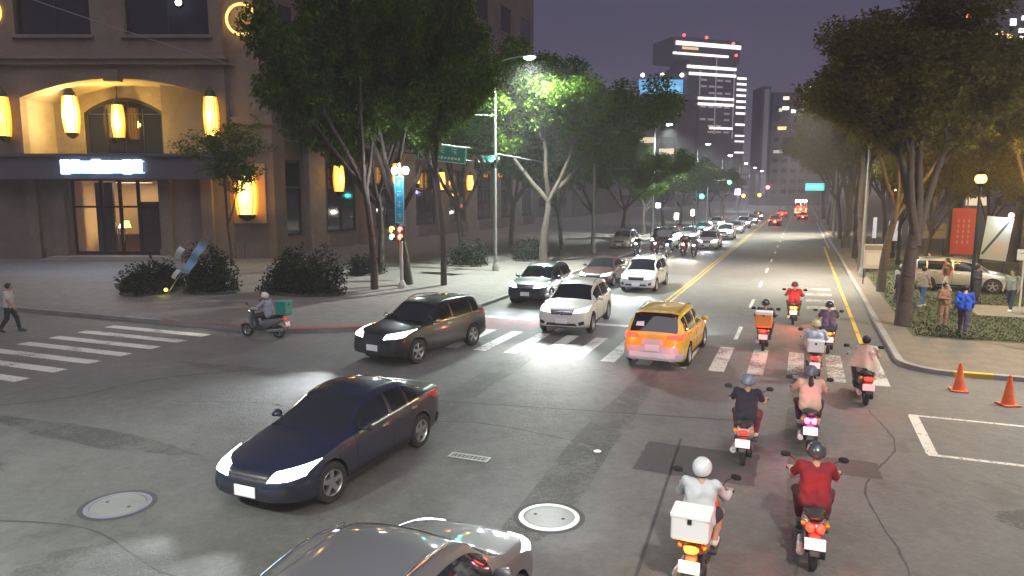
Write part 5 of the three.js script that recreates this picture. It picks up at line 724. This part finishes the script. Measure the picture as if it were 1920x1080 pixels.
tree('row', -16.8, -32.6, 1.0, 0.72, 'dark tree with a straight trunk right of the blue vertical sign', LG, 1.6);
tree('broad', -15.7, -44.8, 4.0, 1.12, 'tree lit bright green by the street lamp beside the green signal', LG, 1.18);
[[-16.3, -50.5, 'row', 'tree with half lit crown, second after the green signal'], [-16.4, -59.5, 'row', 'tree behind the grey lamp post on the left pavement'], [-16.3, -70, 'broad', 'dark crowned tree left of the second bright lamp'], [-16.2, -80, 'row', 'tree glowing pale green round the second street lamp'], [-16.2, -92, 'broad', 'dark tree beyond the second street lamp'], [-16.2, -106, 'row', 'dark tree under the third street lamp'], [-16.2, -122, 'broad', 'far dark tree before the fourth street lamp'], [-16.2, -142, 'row', 'far dark tree at the fourth street lamp'], [-16.2, -166, 'broad', 'farthest dark tree on the left side of the avenue']].forEach(([x, z, k, l], i) => tree(k, x, z, i * 1.7, i > 1 ? 0.86 : 0.8, l, LG, i > 1 ? 0.84 : 0.98));
tree('sparse', -34.3, -36.6, 0.8, 0.95, 'thin young tree with sparse leaves in front of the big lantern', LG);
[[3.55, -28.6, 'tall', 'tall tree with the thick pale trunk nearest the right corner', 0.84], [3.7, -38.2, 'park', 'slender tree behind the grey notice board', 1.1], [3.6, -47.5, 'tall', 'tall dark tree third along the right kerb', 0.95], [3.7, -57, 'park', 'fourth tree along the right kerb', 1.1], [3.6, -67.5, 'tall', 'fifth tree along the right kerb', 0.95], [3.7, -80, 'park', 'sixth tree along the right kerb', 1.1], [3.6, -96, 'tall', 'far tree seventh along the right kerb', 0.95], [3.6, -114, 'park', 'far tree eighth along the right kerb', 1.1], [3.6, -136, 'tall', 'farthest tree one can tell apart along the right kerb', 0.95], [9.4, -38.5, 'park', 'park tree with the sodium lamp in its crown', 1.05], [8.0, -48, 'tall', 'park tree between the red banner and the kerb', 0.95], [14.6, -45, 'park', 'park tree at the right picture edge behind the white banner', 0.8], [13.5, -58, 'tall', 'park tree deep behind the two banners', 1.0], [9.2, -64, 'park', 'park tree deep behind the notice board', 1.15], [20, -55, 'tall', 'park tree beyond the right picture edge', 1.1], [12.5, -71, 'park', 'park tree in the back row, behind the red banner', 1.2], [17.5, -67, 'tall', 'park tree in the back row, behind the white banner', 1.1], [7.4, -76, 'park', 'park tree in the back row, left of the red banner', 1.2], [24, -73, 'park', 'park tree in the back row at the right picture edge', 1.2], [6.2, -44, 'park', 'low crowned park tree behind the notice board', 0.72], [11.4, -41.5, 'park', 'low crowned park tree behind the silver parked car', 0.7], [6.0, -53, 'park', 'low crowned park tree behind the beige board', 0.75], [10.8, -54, 'park', 'low crowned park tree behind the red banner', 0.75]].forEach(([x, z, k, l, s], i) => tree(k, x, z, i * 2.1 + 0.4, s, l, RG, s * 1.15));
// shrubs
function shrubGeo(s0, rx, ry, rz, n, leaf, color) { const keep = seed; seed = s0; const pos = new Float32Array(n * 18), col = new Float32Array(n * 18); let q = 0; for (let i = 0; i < n; i++) { const t = rnd() * 6.283, u = rnd(), R = Math.pow(rnd(), 0.35), bump = 1 + 0.18 * Math.sin(t * 3 + u * 4) + 0.12 * Math.sin(t * 7); const A = V(Math.cos(t) * rx * R * bump * Math.sqrt(1 - u * u * 0.9), u * ry * R * bump, Math.sin(t) * rz * R * bump * Math.sqrt(1 - u * u * 0.9)); const X = V(rr(-1, 1), rr(-0.2, 1), rr(-1, 1)).normalize(), Z = V(rr(-1, 1), rr(-1, 1), rr(-1, 1)).cross(X).normalize(), L = leaf * rr(0.6, 1.3), k = rr(0.6, 1.3); const P = [A, A.clone().addScaledVector(X, L / 2).addScaledVector(Z, L * 0.28), A.clone().addScaledVector(X, L), A.clone().addScaledVector(X, L / 2).addScaledVector(Z, -L * 0.28)]; for (const v of [0, 1, 2, 0, 2, 3]) { pos.set(P[v].toArray(), q); col.set([color[0] * k, color[1] * k, color[2] * k], q); q += 3; } } const g = new THREE.BufferGeometry(); g.setAttribute('position', new THREE.BufferAttribute(pos, 3)); g.setAttribute('color', new THREE.BufferAttribute(col, 3)); g.computeVertexNormals(); seed = keep; return g; }
const stems = (n, h, r) => merge([...Array(n)].map((_, i) => bar([Math.cos(i * 2.4) * r * 0.3, 0, Math.sin(i * 2.4) * r * 0.3], [Math.cos(i * 2.4) * r, h, Math.sin(i * 2.4) * r], 0.02, 0.008, 5)));
[[-21.6, -27.6, 2.1, 1.9, 1.3, 9000, 'big dark bush between the plaza tree and the left scooter'], [-23.2, -35.2, 1.0, 1.1, 0.9, 3500, 'small round bush in front of the pale pillars'], [-28.9, -25.6, 2.2, 1.25, 1.2, 7000, 'low dark mound of shrubs left of the slanted flag'], [-26.0, -26.2, 1.5, 2.0, 1.0, 5000, 'dark shrub at the foot of the slanted flag'], [-19.8, -42, 1.3, 1.6, 1.0, 4000, 'dark clipped bush behind the signal pole'], [-17.5, -47, 1.3, 1.4, 1.2, 4000, 'dark bush under the lit tree']].forEach(([x, z, rx, ry, rz, n, l], i) => { const o = thing('shrub', l, 'shrub', [x, 0.13, z], i, 'dark shrubs on the plaza'); mesh('foliage', shrubGeo(100 + i, rx, ry, rz, n, 0.15, [0.022, 0.034, 0.016]), leafMat, o).userData.kind = 'stuff'; mesh('stems', stems(7, ry * 0.8, rx * 0.6), bark, o); const b = mesh('planting_bed', metreUV(lathe([[0, 0.1], [rx * 0.95, 0.1], [rx * 1.02, 0.0]], 24).scale(1, 1, rz / rx)), std([0.05, 0.035, 0.03], 1), o); });

// ---------- street furniture ----------
const poleMat = std([0.22, 0.22, 0.22], 0.5, 0.4);
function streetLamp(x, z, h, reach, dir, label, cd, color, y = 0.13, glow = 14, wide = 1.0) {
  const o = thing('street_lamp', label, 'street lamp', [x, y, z], dir, 'tall street lamps'); // arm points along local +x
  mesh('pole', merge([bar([0, 0, 0], [0, h * 0.92, 0], 0.11, 0.06, 12), lathe([[0.2, 0], [0.2, 0.25], [0.13, 0.5], [0.12, 0.5]], 12)]), poleMat, o);
  mesh('arm', tube([[0, h * 0.9, 0], [0.15, h * 0.98, 0], [reach * 0.5, h + 0.05, 0], [reach, h + 0.1, 0]], 0.045, 20, 8), poleMat, o);
  mesh('lamp_head', loft([{ c: [0, 0, -0.45], a: 0.09, b: 0.05 }, { c: [0, 0.01, -0.1], a: 0.17, b: 0.07 }, { c: [0, 0.0, 0.4], a: 0.15, b: 0.05 }, { c: [0, -0.01, 0.5], a: 0.08, b: 0.02 }], 16).rotateY(Math.PI / 2).translate(reach + 0.2, h + 0.1, 0), grey, o);
  mesh('lamp_lens', new THREE.SphereGeometry(1, 20, 10, 0, Math.PI * 2, Math.PI / 2, Math.PI / 2).scale(0.36, 0.17, 0.19).translate(reach + 0.25, h + 0.055, 0), lit(color, glow), o);
  spot(o, [reach + 0.25, h - 0.16, 0], [reach + 1.0, 0, 0], color, cd, wide, 0.9, 8);
  return o;
}
const LED = [0.88, 1.0, 0.88];
// thin city haze, added to lift the dark crowns: the lamps' light hangs in it
scene.fog = new THREE.FogExp2(0xebe8f0, 0.0011);
const lamp1 = streetLamp(-17.0, -39.8, 12.3, 1.9, 0.0, 'tall street lamp glowing white inside the bright green tree', 3000, LED, 0.13, 14, 1.5);
[[-14.6, -76.5, 'second tall lamp, whitening the leaves down the left side', 2600], [-14.6, -110, 'third tall lamp along the left kerb', 900], [-14.6, -145, 'fourth tall lamp, the largest white star over the avenue', 900], [-14.6, -187, 'fifth tall lamp over the far avenue', 900], [-14.6, -222, 'sixth tall lamp over the far avenue', 700], [-14.6, -258, 'seventh tall lamp over the far avenue', 700], [-14.6, -304, 'last tall lamp at the end of the line', 700]].forEach(([x, z, l, cd], i) => streetLamp(x, z, 11.6, 1.2, 0, l, cd, i > 1 ? [0.85, 0.92, 1] : LED, 0.13, i > 1 ? 60 + i * 30 : 20, 1.22));
// lamps of the same kind standing behind the camera and beyond the right edge, lighting the crossing
streetLamp(-15.5, 6.0, 12.3, 3.0, 0.6, 'street lamp on the near left corner, behind the viewpoint', 2500, LED, 0, 14, 1.2);
streetLamp(6.5, 4.0, 12.3, 3.0, 2.4, 'street lamp on the near right corner, behind the viewpoint', 1850, [1.0, 0.93, 0.80], 0, 14, 1.2);
streetLamp(13.5, -20.2, 11.6, 3.2, 2.6, 'street lamp on the far right corner, outside the picture', 1350, [1.0, 0.93, 0.80], 0, 14, 1.25);
streetLamp(3.3, -44.5, 10.5, 2.6, Math.PI, 'unseen street lamp added in the right trees, over the scooter lane', 2000, [1.0, 0.88, 0.70], 0.13, 10, 1.1);  // unseen warm lamp, added to brighten the dark middle of the road
streetLamp(3.3, -86, 10.5, 2.6, Math.PI, 'farther unseen street lamp added in the right trees', 2600, [1.0, 0.90, 0.70], 0.13, 10, 1.1);  // second added lamp, brightens the far road
{ // slim post without light on the left pavement
  const o = thing('lamp_post', 'slim grey lamp post on the left pavement by the beige parked car', 'lamp post', [-14.9, 0.13, -54.2], 0); mesh('pole', merge([bar([0, 0, 0], [0, 8.6, 0], 0.11, 0.06, 12), lathe([[0.24, 0], [0.22, 0.45], [0.14, 0.7], [0.12, 0.7]], 12)]), poleMat, o); mesh('arm', tube([[0, 8.5, 0], [0.2, 9.0, 0], [1.2, 9.2, 0]], 0.045, 14, 8), poleMat, o); mesh('lamp_head', rbx(0.7, 0.14, 0.3, 0.05, 1.5, 9.2, 0), grey, o); }
function parkLamp(x, z, h, label, color, cd, glow) { const o = thing('park_lamp', label, 'park lamp', [x, 0.14, z], 0, 'park lamps'); mesh('pole', merge([bar([0, 0, 0], [0, h - 0.3, 0], 0.08, 0.05, 12), lathe([[0.16, 0], [0.16, 0.3], [0.09, 0.45]], 12)]), darkMetal, o); mesh('lamp_globe', new THREE.SphereGeometry(0.22, 20, 14).translate(0, h - 0.05, 0), lit(color, glow), o); mesh('cap', lathe([[0.26, h + 0.12], [0.14, h + 0.24], [0, h + 0.28]], 16), darkMetal, o); mesh('collar', lathe([[0.06, h - 0.4], [0.15, h - 0.26], [0.13, h - 0.22]], 12), darkMetal, o); bulb(o, [0, h - 0.05, 0], color, cd, 11); }
parkLamp(6.9, -35.6, 5.3, 'park lamp with a dazzling sodium yellow globe at the right', [1, 0.60, 0.12], 200, 5);
parkLamp(14.5, -36.5, 4.6, 'park lamp with a greenish white globe beyond the right edge', [0.85, 1, 0.80], 110, 12);
parkLamp(6.2, -58, 5.0, 'park lamp with a small yellow globe deep among the right trees', [1, 0.72, 0.34], 220, 8);
parkLamp(7.5, -24.6, 5.3, 'park lamp with a yellow globe near the right corner, outside the picture', [1, 0.78, 0.46], 55, 12);
// signal pole with blue vertical street sign
{ const o = thing('signal_pole', 'pole with a blue vertical street sign, two floodlights and red pedestrian signals', 'traffic signal', [-18.2, 0.13, -30.8], -0.1);
  mesh('pole', merge([bar([0, 0, 0], [0, 6.1, 0], 0.09, 0.07, 14), lathe([[0.2, 0], [0.2, 0.2], [0.1, 0.4]], 12)]), std([0.5, 0.5, 0.52], 0.4, 0.4), o);
  const s = mesh('sign_plate', rbx(0.56, 2.3, 0.05, 0.02, 0.06, 4.35, 0.12), std([0.01, 0.16, 0.26], 0.45), o);
  mesh('sign_border', merge([bx(0.50, 0.02, 0.01, 0.06, 5.46, 0.147), bx(0.50, 0.02, 0.01, 0.06, 3.24, 0.147), bx(0.02, 2.2, 0.01, -0.18, 4.35, 0.148), bx(0.02, 2.2, 0.01, 0.30, 4.35, 0.148)]), std([0.2, 0.45, 0.5], 0.5), s);
  const st = []; for (let c = 0; c < 4; c++) { const y = 5.12 - c * 0.5; [[0.22, 0.025, 0, 0.12], [0.26, 0.025, 0, 0.0], [0.02, 0.3, 0.02, 0], [0.14, 0.02, 0.03, -0.09], [0.02, 0.14, -0.09, -0.06]].forEach(([w, h, dx, dy], i) => { if ((c + i) % 4 !== 3) st.push(bx(w, h, 0.008, 0.06 + dx, y + dy, 0.149)); }); } mesh('lettering', merge(st), std([0.30, 0.52, 0.58], 0.5), s).userData.kind = 'stuff';
  for (const [x, z] of [[-0.08, 0.05], [0.46, -0.1]]) { const f = mesh('floodlight', lathe([[0, -0.2], [0.12, -0.18], [0.2, 0], [0.19, 0.02]], 16).rotateX(Math.PI / 2 - 0.3).translate(x, 5.75, z + 0.2), grey, o); mesh('lamp_lens', new THREE.SphereGeometry(0.19, 16, 10).scale(1, 1, 0.4).translate(x, 5.74, z + 0.24), lit([0.95, 0.97, 1], 9), f); } mesh('crossbar', bx(0.9, 0.06, 0.06, 0.2, 5.8, 0), grey, o); bulb(o, [0.2, 5.7, 0.6], [0.9, 0.95, 1], 28, 8);
  const head = (x, cols, n) => { const h = mesh(n, rbx(0.36, 0.74, 0.2, 0.03, x, 2.72, 0.1), black, o); cols.forEach((c, i) => { mesh('signal_light', new THREE.SphereGeometry(0.15, 16, 10).scale(1, 1, 0.35).translate(x, 2.90 - i * 0.36, 0.21), lit(c, 7), h); mesh('signal_visor', new THREE.CylinderGeometry(0.165, 0.165, 0.16, 16, 1, true, -Math.PI / 2, Math.PI).rotateX(Math.PI / 2).translate(x, 2.90 - i * 0.36, 0.28), black, h); }); };
  head(-0.38, [[1, 0.55, 0.05], [0.1, 0.85, 0.6]], 'signal_head'); head(0.12, [[1, 0.06, 0.04], [1, 0.10, 0.06]], 'signal_head'); bulb(o, [-0.1, 2.7, 0.6], [1, 0.25, 0.1], 3, 6);
}
// green signal and green street name sign on the tall lamp pole
{ const o = thing('traffic_signal', 'traffic signal showing a glowing green light in front of the lit tree', 'traffic signal', [-16.65, 6.3, -38.6], -0.15);
  mesh('housing', rbx(1.15, 0.44, 0.24, 0.05, -0.25, 0.4, 0), std([0.02, 0.04, 0.035], 0.6), o);
  [[0.02, 0.8, 0.55], [0.05, 0.05, 0.04], [0.05, 0.02, 0.02]].forEach((c, i) => { const x = 0.12 - i * 0.37; mesh('signal_light', new THREE.SphereGeometry(0.15, 18, 12).scale(1, 1, 0.35).translate(x, 0.4, 0.13), i ? std(c, 0.3) : lit([0.06, 1, 0.72], 14), o); mesh('signal_visor', new THREE.CylinderGeometry(0.17, 0.17, 0.24, 18, 1, true, -Math.PI / 2, Math.PI).rotateX(Math.PI / 2).translate(x, 0.4, 0.23), black, o); });
  mesh('bracket', merge([bar([-0.4, 0.5, -0.1], [-0.4, 0.5, -1.2], 0.04)]), poleMat, o); mesh('bracket_clamp', lathe([[0.13, -0.1], [0.13, 0.1], [0.1, 0.1], [0.1, -0.1]], 14).translate(-0.4, 0.5, -1.2), poleMat, o); bulb(o, [0.12, 0.4, 0.5], [0.06, 1, 0.75], 16, 6); }
{ const o = thing('street_name_sign', 'green street name sign with white border hanging above the pavement', 'street sign', [-18.6, 6.55, -36.0], 0.55);
  const q = new THREE.Group(); q.name = 'sign_board'; q.rotation.z = -0.10; o.add(q); mesh('plate', rbx(2.7, 0.92, 0.05, 0.02, 0, 0.4, 0), std([0.008, 0.19, 0.14], 0.45), q);
  const c = std([0.42, 0.62, 0.56], 0.5); mesh('border', merge([bx(2.6, 0.035, 0.01, 0, 0.82, 0.03), bx(2.6, 0.035, 0.01, 0, -0.02, 0.03), bx(0.035, 0.8, 0.01, -1.29, 0.4, 0.031), bx(0.035, 0.8, 0.01, 1.29, 0.4, 0.031)]), c, q);
  const st = []; for (let k = 0; k < 3; k++) { const x = -0.75 + k * 0.7; st.push(bx(0.34, 0.035, 0.008, x, 0.70, 0.03), bx(0.28, 0.03, 0.008, x, 0.56, 0.03), bx(0.035, 0.3, 0.008, x - 0.05 + k * 0.05, 0.58, 0.031), bx(0.12, 0.03, 0.008, x + 0.1, 0.46, 0.03)); } for (let k = 0; k < 11; k++) st.push(bx(k % 4 === 3 ? 0.1 : 0.13, 0.10 + (k % 3) * 0.03, 0.008, -0.95 + k * 0.19, 0.19, 0.03)); mesh('lettering', merge(st), c, q).userData.kind = 'stuff';
  mesh('support_arm', merge([bar([0, 0.9, -0.08], [2.1, 0.9, -3.3], 0.04), bar([0, 0.15, -0.08], [2.1, 0.15, -3.3], 0.03)]), poleMat, o); }
const cable = (pts, r, label) => tag(mesh('overhead_cable', tube(pts, r, 60, 6), std([0.22, 0.21, 0.22], 0.6)), label, 'cable', 'overhead cables');
cable([[-34, 14.6, -17], [-30.2, 12.8, -21.6], [-24, 10.3, -30], [-19.8, 9.3, -36.5], [-17.05, 9.3, -39.75]], 0.022, 'thin cable sagging across the dark hotel front from the top left');
cable([[-17.0, 7.1, -39.9], [-15.8, 6.7, -52], [-14.7, 7.2, -76.4]], 0.035, 'dark cable crossing in front of the bright green tree');
// slanted flag in the shrubs
{ const o = thing('flag', 'blue and white flag on a slanted pole in the shrubs left of the plaza', 'flag', [-26.2, 0.13, -24.9], 0.2); mesh('pole', bar([-0.9, 0, 0], [1.25, 2.95, 0.0], 0.025, 0.02, 8), alloy, o);
  const wave = (w, h, ox, oy, k) => { const g = new THREE.BoxGeometry(w, h, 0.015, 16, 6, 1), p = g.attributes.position; for (let i = 0; i < p.count; i++) p.setZ(i, p.getZ(i) + 0.07 * Math.sin(p.getX(i) * 7 + k) + 0.04 * Math.sin(p.getY(i) * 9)); g.rotateZ(0.94).translate(ox, oy, 0.05); g.computeVertexNormals(); return g; };
  mesh('flag_cloth', wave(1.7, 0.34, 0.62, 1.75, 0), std([0.22, 0.42, 0.58], 0.7), o); mesh('flag_stripe', wave(0.6, 0.26, -0.12, 1.95, 1), std([0.62, 0.66, 0.70], 0.7), o); mesh('flag_tail', wave(0.5, 0.18, -0.35, 0.98, 2), std([0.60, 0.64, 0.68], 0.7), o); const f = mesh('marker_lamp', new THREE.SphereGeometry(0.09, 12, 8).translate(-0.85, 0.25, 0.15), lit([0.9, 0.75, 0.05], 2), o); bulb(o, [-0.85, 0.25, 0.4], [0.9, 0.8, 0.1], 0.4); }
// traffic cones
[[3.8, -20.07, 'orange traffic cone nearer the right kerb'], [4.61, -19.1, 'orange traffic cone nearer the right picture edge']].forEach(([x, z, l], i) => { const o = thing('traffic_cone', l, 'traffic cone', [x, 0.004, z], i * 0.4, 'orange traffic cones'); mesh('cone', lathe([[0.15, 0.035], [0.135, 0.06], [0.032, 0.69], [0.026, 0.70], [0, 0.70]], 20), std([0.75, 0.12, 0.025], 0.5), o); mesh('base', rbx(0.38, 0.035, 0.38, 0.012, 0, 0.0175, 0), std([0.55, 0.09, 0.02], 0.6), o); mesh('sleeve', lathe([[0.105, 0.26], [0.083, 0.40]], 20), std([0.70, 0.16, 0.05], 0.4), o); });
// right side signs
function board(name, label, cat, x, z, turn, w, h, y0, mat, posts = 2) { const o = thing(name, label, cat, [x, 0.145, z], turn); mesh('panel', rbx(w, h, 0.05, 0.02, 0, y0 + h / 2, 0), mat, o); for (const s of posts === 2 ? [1, -1] : [0]) mesh('post', bar([s * w * 0.45, 0, -0.05], [s * w * 0.45, y0 + h * 0.95, -0.05], 0.03), darkMetal, o); return o; }
{ const o = board('notice_board', 'pale grey notice board beside the slender tree', 'notice board', 3.5, -41.0, 0.1, 0.85, 1.25, 0.8, std([0.45, 0.44, 0.46], 0.6)); mesh('header', bx(0.8, 0.25, 0.01, 0, 1.88, 0.03), std([0.22, 0.20, 0.21], 0.6), o); mesh('notice', bx(0.6, 0.6, 0.008, 0, 1.3, 0.03), std([0.55, 0.54, 0.56], 0.6), o); }
{ const o = board('banner', 'tall red banner with pale vertical writing among the park trees', 'banner', 8.5, -47.2, -0.05, 1.15, 2.6, 1.2, std([0.50, 0.06, 0.035], 0.7)); const st = []; for (let c = 0; c < 3; c++) for (let r = 0; r < 5; r++) st.push(bx(0.05, 0.2, 0.008, -0.25 + c * 0.25, 3.1 - r * 0.3, 0.03), bx(0.13, 0.03, 0.008, -0.25 + c * 0.25, 3.1 - r * 0.3, 0.031)); mesh('lettering', merge(st), std([0.60, 0.25, 0.18], 0.7), o).userData.kind = 'stuff'; }
{ const o = board('banner', 'white slanted poster frame with a dark diagonal, right of the red banner', 'banner', 9.9, -47.0, -0.05, 1.25, 2.4, 0.95, std([0.55, 0.58, 0.56], 0.6)); o.rotation.z = -0.09; mesh('diagonal_print', bx(0.12, 2.2, 0.008, 0, 0, 0).rotateZ(-0.48).translate(-0.05, 2.2, 0.031), std([0.05, 0.07, 0.07], 0.6), o); mesh('printed_field', bx(0.7, 0.9, 0.007, 0.2, 1.55, 0.03), std([0.62, 0.52, 0.47], 0.6), o); mesh('clip_lamp', new THREE.SphereGeometry(0.14, 12, 8).translate(0.45, 3.5, 0.1), lit([0.95, 0.95, 1], 3), o); bulb(o, [0.45, 3.4, 0.45], [0.95, 0.97, 1], 6); }
{ const o = thing('bus_stop_sign', 'pale sign on a slim post at the right picture edge', 'sign', [8.05, 0.147, -33.0], 0); mesh('post', bar([0, 0, 0], [0, 2.5, 0], 0.035), std([0.5, 0.52, 0.46], 0.5), o); mesh('panel', rbx(0.75, 0.42, 0.04, 0.015, 0.12, 2.3, 0.05), std([0.60, 0.60, 0.54], 0.5), o); mesh('base', lathe([[0.22, 0], [0.22, 0.06], [0.06, 0.1], [0.05, 0.1]], 16), concrete, o); mesh('panel_line', bx(0.6, 0.05, 0.008, 0.12, 2.36, 0.075), std([0.35, 0.33, 0.3], 0.6), o); }
{ const o = thing('street_barrel', 'yellow plastic barrel beside the sign post', 'barrel', [8.35, 0.147, -32.7]); mesh('barrel', lathe([[0, 0], [0.2, 0], [0.22, 0.1], [0.24, 0.35], [0.22, 0.62], [0.17, 0.7], [0, 0.7]], 20), std([0.65, 0.48, 0.02], 0.5), o); mesh('band', lathe([[0.243, 0.3], [0.246, 0.36], [0.243, 0.42]], 20), std([0.4, 0.3, 0.05], 0.4), o); }
{ const o = board('shop_sign', 'small white lit sign between the right trunks', 'sign', 6.1, -56.5, 0, 0.8, 1.4, 1.3, lit([0.9, 0.85, 0.9], 0.5, [0.6, 0.6, 0.6])); mesh('trim', bx(0.86, 0.05, 0.07, 0, 1.3, 0), darkMetal, o); const q = board('shop_sign', 'narrow white lit sign left of the other between the right trunks', 'sign', 4.9, -57.5, 0, 0.25, 1.5, 1.4, lit([0.9, 0.85, 0.95], 0.5, [0.6, 0.6, 0.6]), 1); mesh('trim', bx(0.3, 0.05, 0.07, 0, 1.4, 0), darkMetal, q); }
{ const o = board('hoarding', 'low beige board behind the people below the red banner', 'board', 6.9, -48.4, 0.05, 2.0, 0.9, 2.0, std([0.4, 0.35, 0.27], 0.7)); mesh('board_line', bx(1.8, 0.06, 0.008, 0, 2.5, 0.03), std([0.2, 0.16, 0.12], 0.7), o); }
// far junction signals and signs
function farSignal(x, y, z, color, label, power = 14, side = 1) { const o = thing('traffic_signal', label, 'traffic signal', [x, 0, z], 0, 'signals at the far junction'); mesh('pole', bar([side * 3.2, 0, 0], [side * 3.2, y + 0.5, 0], 0.1, 0.08, 8), poleMat, o); mesh('arm', bar([side * 3.2, y + 0.3, 0], [0, y + 0.3, 0], 0.05), poleMat, o); mesh('housing', rbx(0.5, 0.5, 0.3, 0.05, 0, y, 0), black, o); mesh('signal_light', new THREE.SphereGeometry(0.3, 14, 10).scale(1, 1, 0.5).translate(0, y, 0.2), lit(color, power), o); bulb(o, [0, y, 0.7], color, 10, 10); }
farSignal(-5.4, 5.6, -128, [1, 0.07, 0.08], 'far red signal over the middle of the avenue', 14, 9); farSignal(-10.4, 6.3, -115, [0.1, 0.85, 0.75], 'far teal signal over the left lanes', 8, -1); farSignal(-7.2, 4.3, -138, [1, 0.35, 0.03], 'far orange lamp left of the red signal', 10, -2); farSignal(-9.5, 4.2, -132, [1, 0.4, 0.05], 'farthest orange lamp on the left side', 8, -1);
farSignal(-11.6, 4.3, -92.5, [0.05, 0.8, 0.75], 'teal pedestrian signal at the left kerb down the avenue', 7, -1);
{ const o = thing('street_sign', 'lit teal overhead sign above the right lane down the avenue', 'street sign', [1.45, 0, -104]); mesh('post', bar([2.2, 0, 0], [2.2, 6.2, 0], 0.09), poleMat, o); mesh('arm', bar([2.2, 5.9, 0], [-1.0, 5.9, 0], 0.05), poleMat, o); mesh('sign_panel', rbx(2.3, 0.95, 0.15, 0.06, 0, 5.5, 0.1), lit([0.03, 0.65, 0.62], 1.3), o); mesh('sign_letter_band', bx(1.7, 0.25, 0.02, 0, 5.55, 0.185), lit([0.25, 0.9, 0.85], 1.2), o); }
{ const o = thing('shop_light', 'violet blue shop light on the left side far down the avenue', 'shop light', [-9.3, 0, -117]); mesh('post', bar([0, 0, 0], [0, 4.7, 0], 0.08), poleMat, o); mesh('lamp_panel', rbx(0.8, 0.9, 0.2, 0.05, 0, 4.85, 0.1), lit([0.45, 0.35, 1], 9), o); mesh('lamp_frame', rbx(0.95, 1.05, 0.1, 0.03, 0, 4.85, -0.03), darkMetal, o); bulb(o, [0, 4.85, 0.6], [0.45, 0.35, 1], 25, 8); }
[[-13.6, 1.9, -86, 0.55, 0.8, [1, 0.93, 0.8], 'bright cream shop front sign beside the teal pedestrian signal'], [-13.4, 2.0, -98, 0.5, 0.9, [1, 0.96, 0.9], 'white shop sign farther along the left kerb'], [-13.2, 3.4, -72, 0.5, 0.5, [0.8, 0.9, 1], 'small pale lamp box under the trees on the left']].forEach(([x, y, z, w, h, c, l]) => { const o = thing('shop_sign', l, 'sign', [x, 0.13, z]); mesh('post', bar([0, 0, 0], [0, y, 0], 0.06), darkMetal, o); mesh('sign_panel', rbx(w, h, 0.2, 0.05, 0, y, 0.05), lit(c, 0.45), o); mesh('sign_frame', rbx(w + 0.1, h + 0.1, 0.1, 0.03, 0, y, -0.04), darkMetal, o); bulb(o, [0, y, 0.6], c, 18, 8); });
{ const o = thing('crane', 'thin mast with a red warning light above the right trees', 'mast', [40, 0, -240]); mesh('mast', bar([0, 0, 0], [0, 52, 0], 0.9, 0.4, 8), std([0.12, 0.12, 0.10], 0.7), o); mesh('warning_light', new THREE.SphereGeometry(0.9, 12, 8).translate(0, 52.8, 0), lit([1, 0.18, 0.05], 4), o); }
scene.traverse(o => { if (o.isMesh) o.castShadow = o.receiveShadow = true; });
renderer.render(scene, camera);
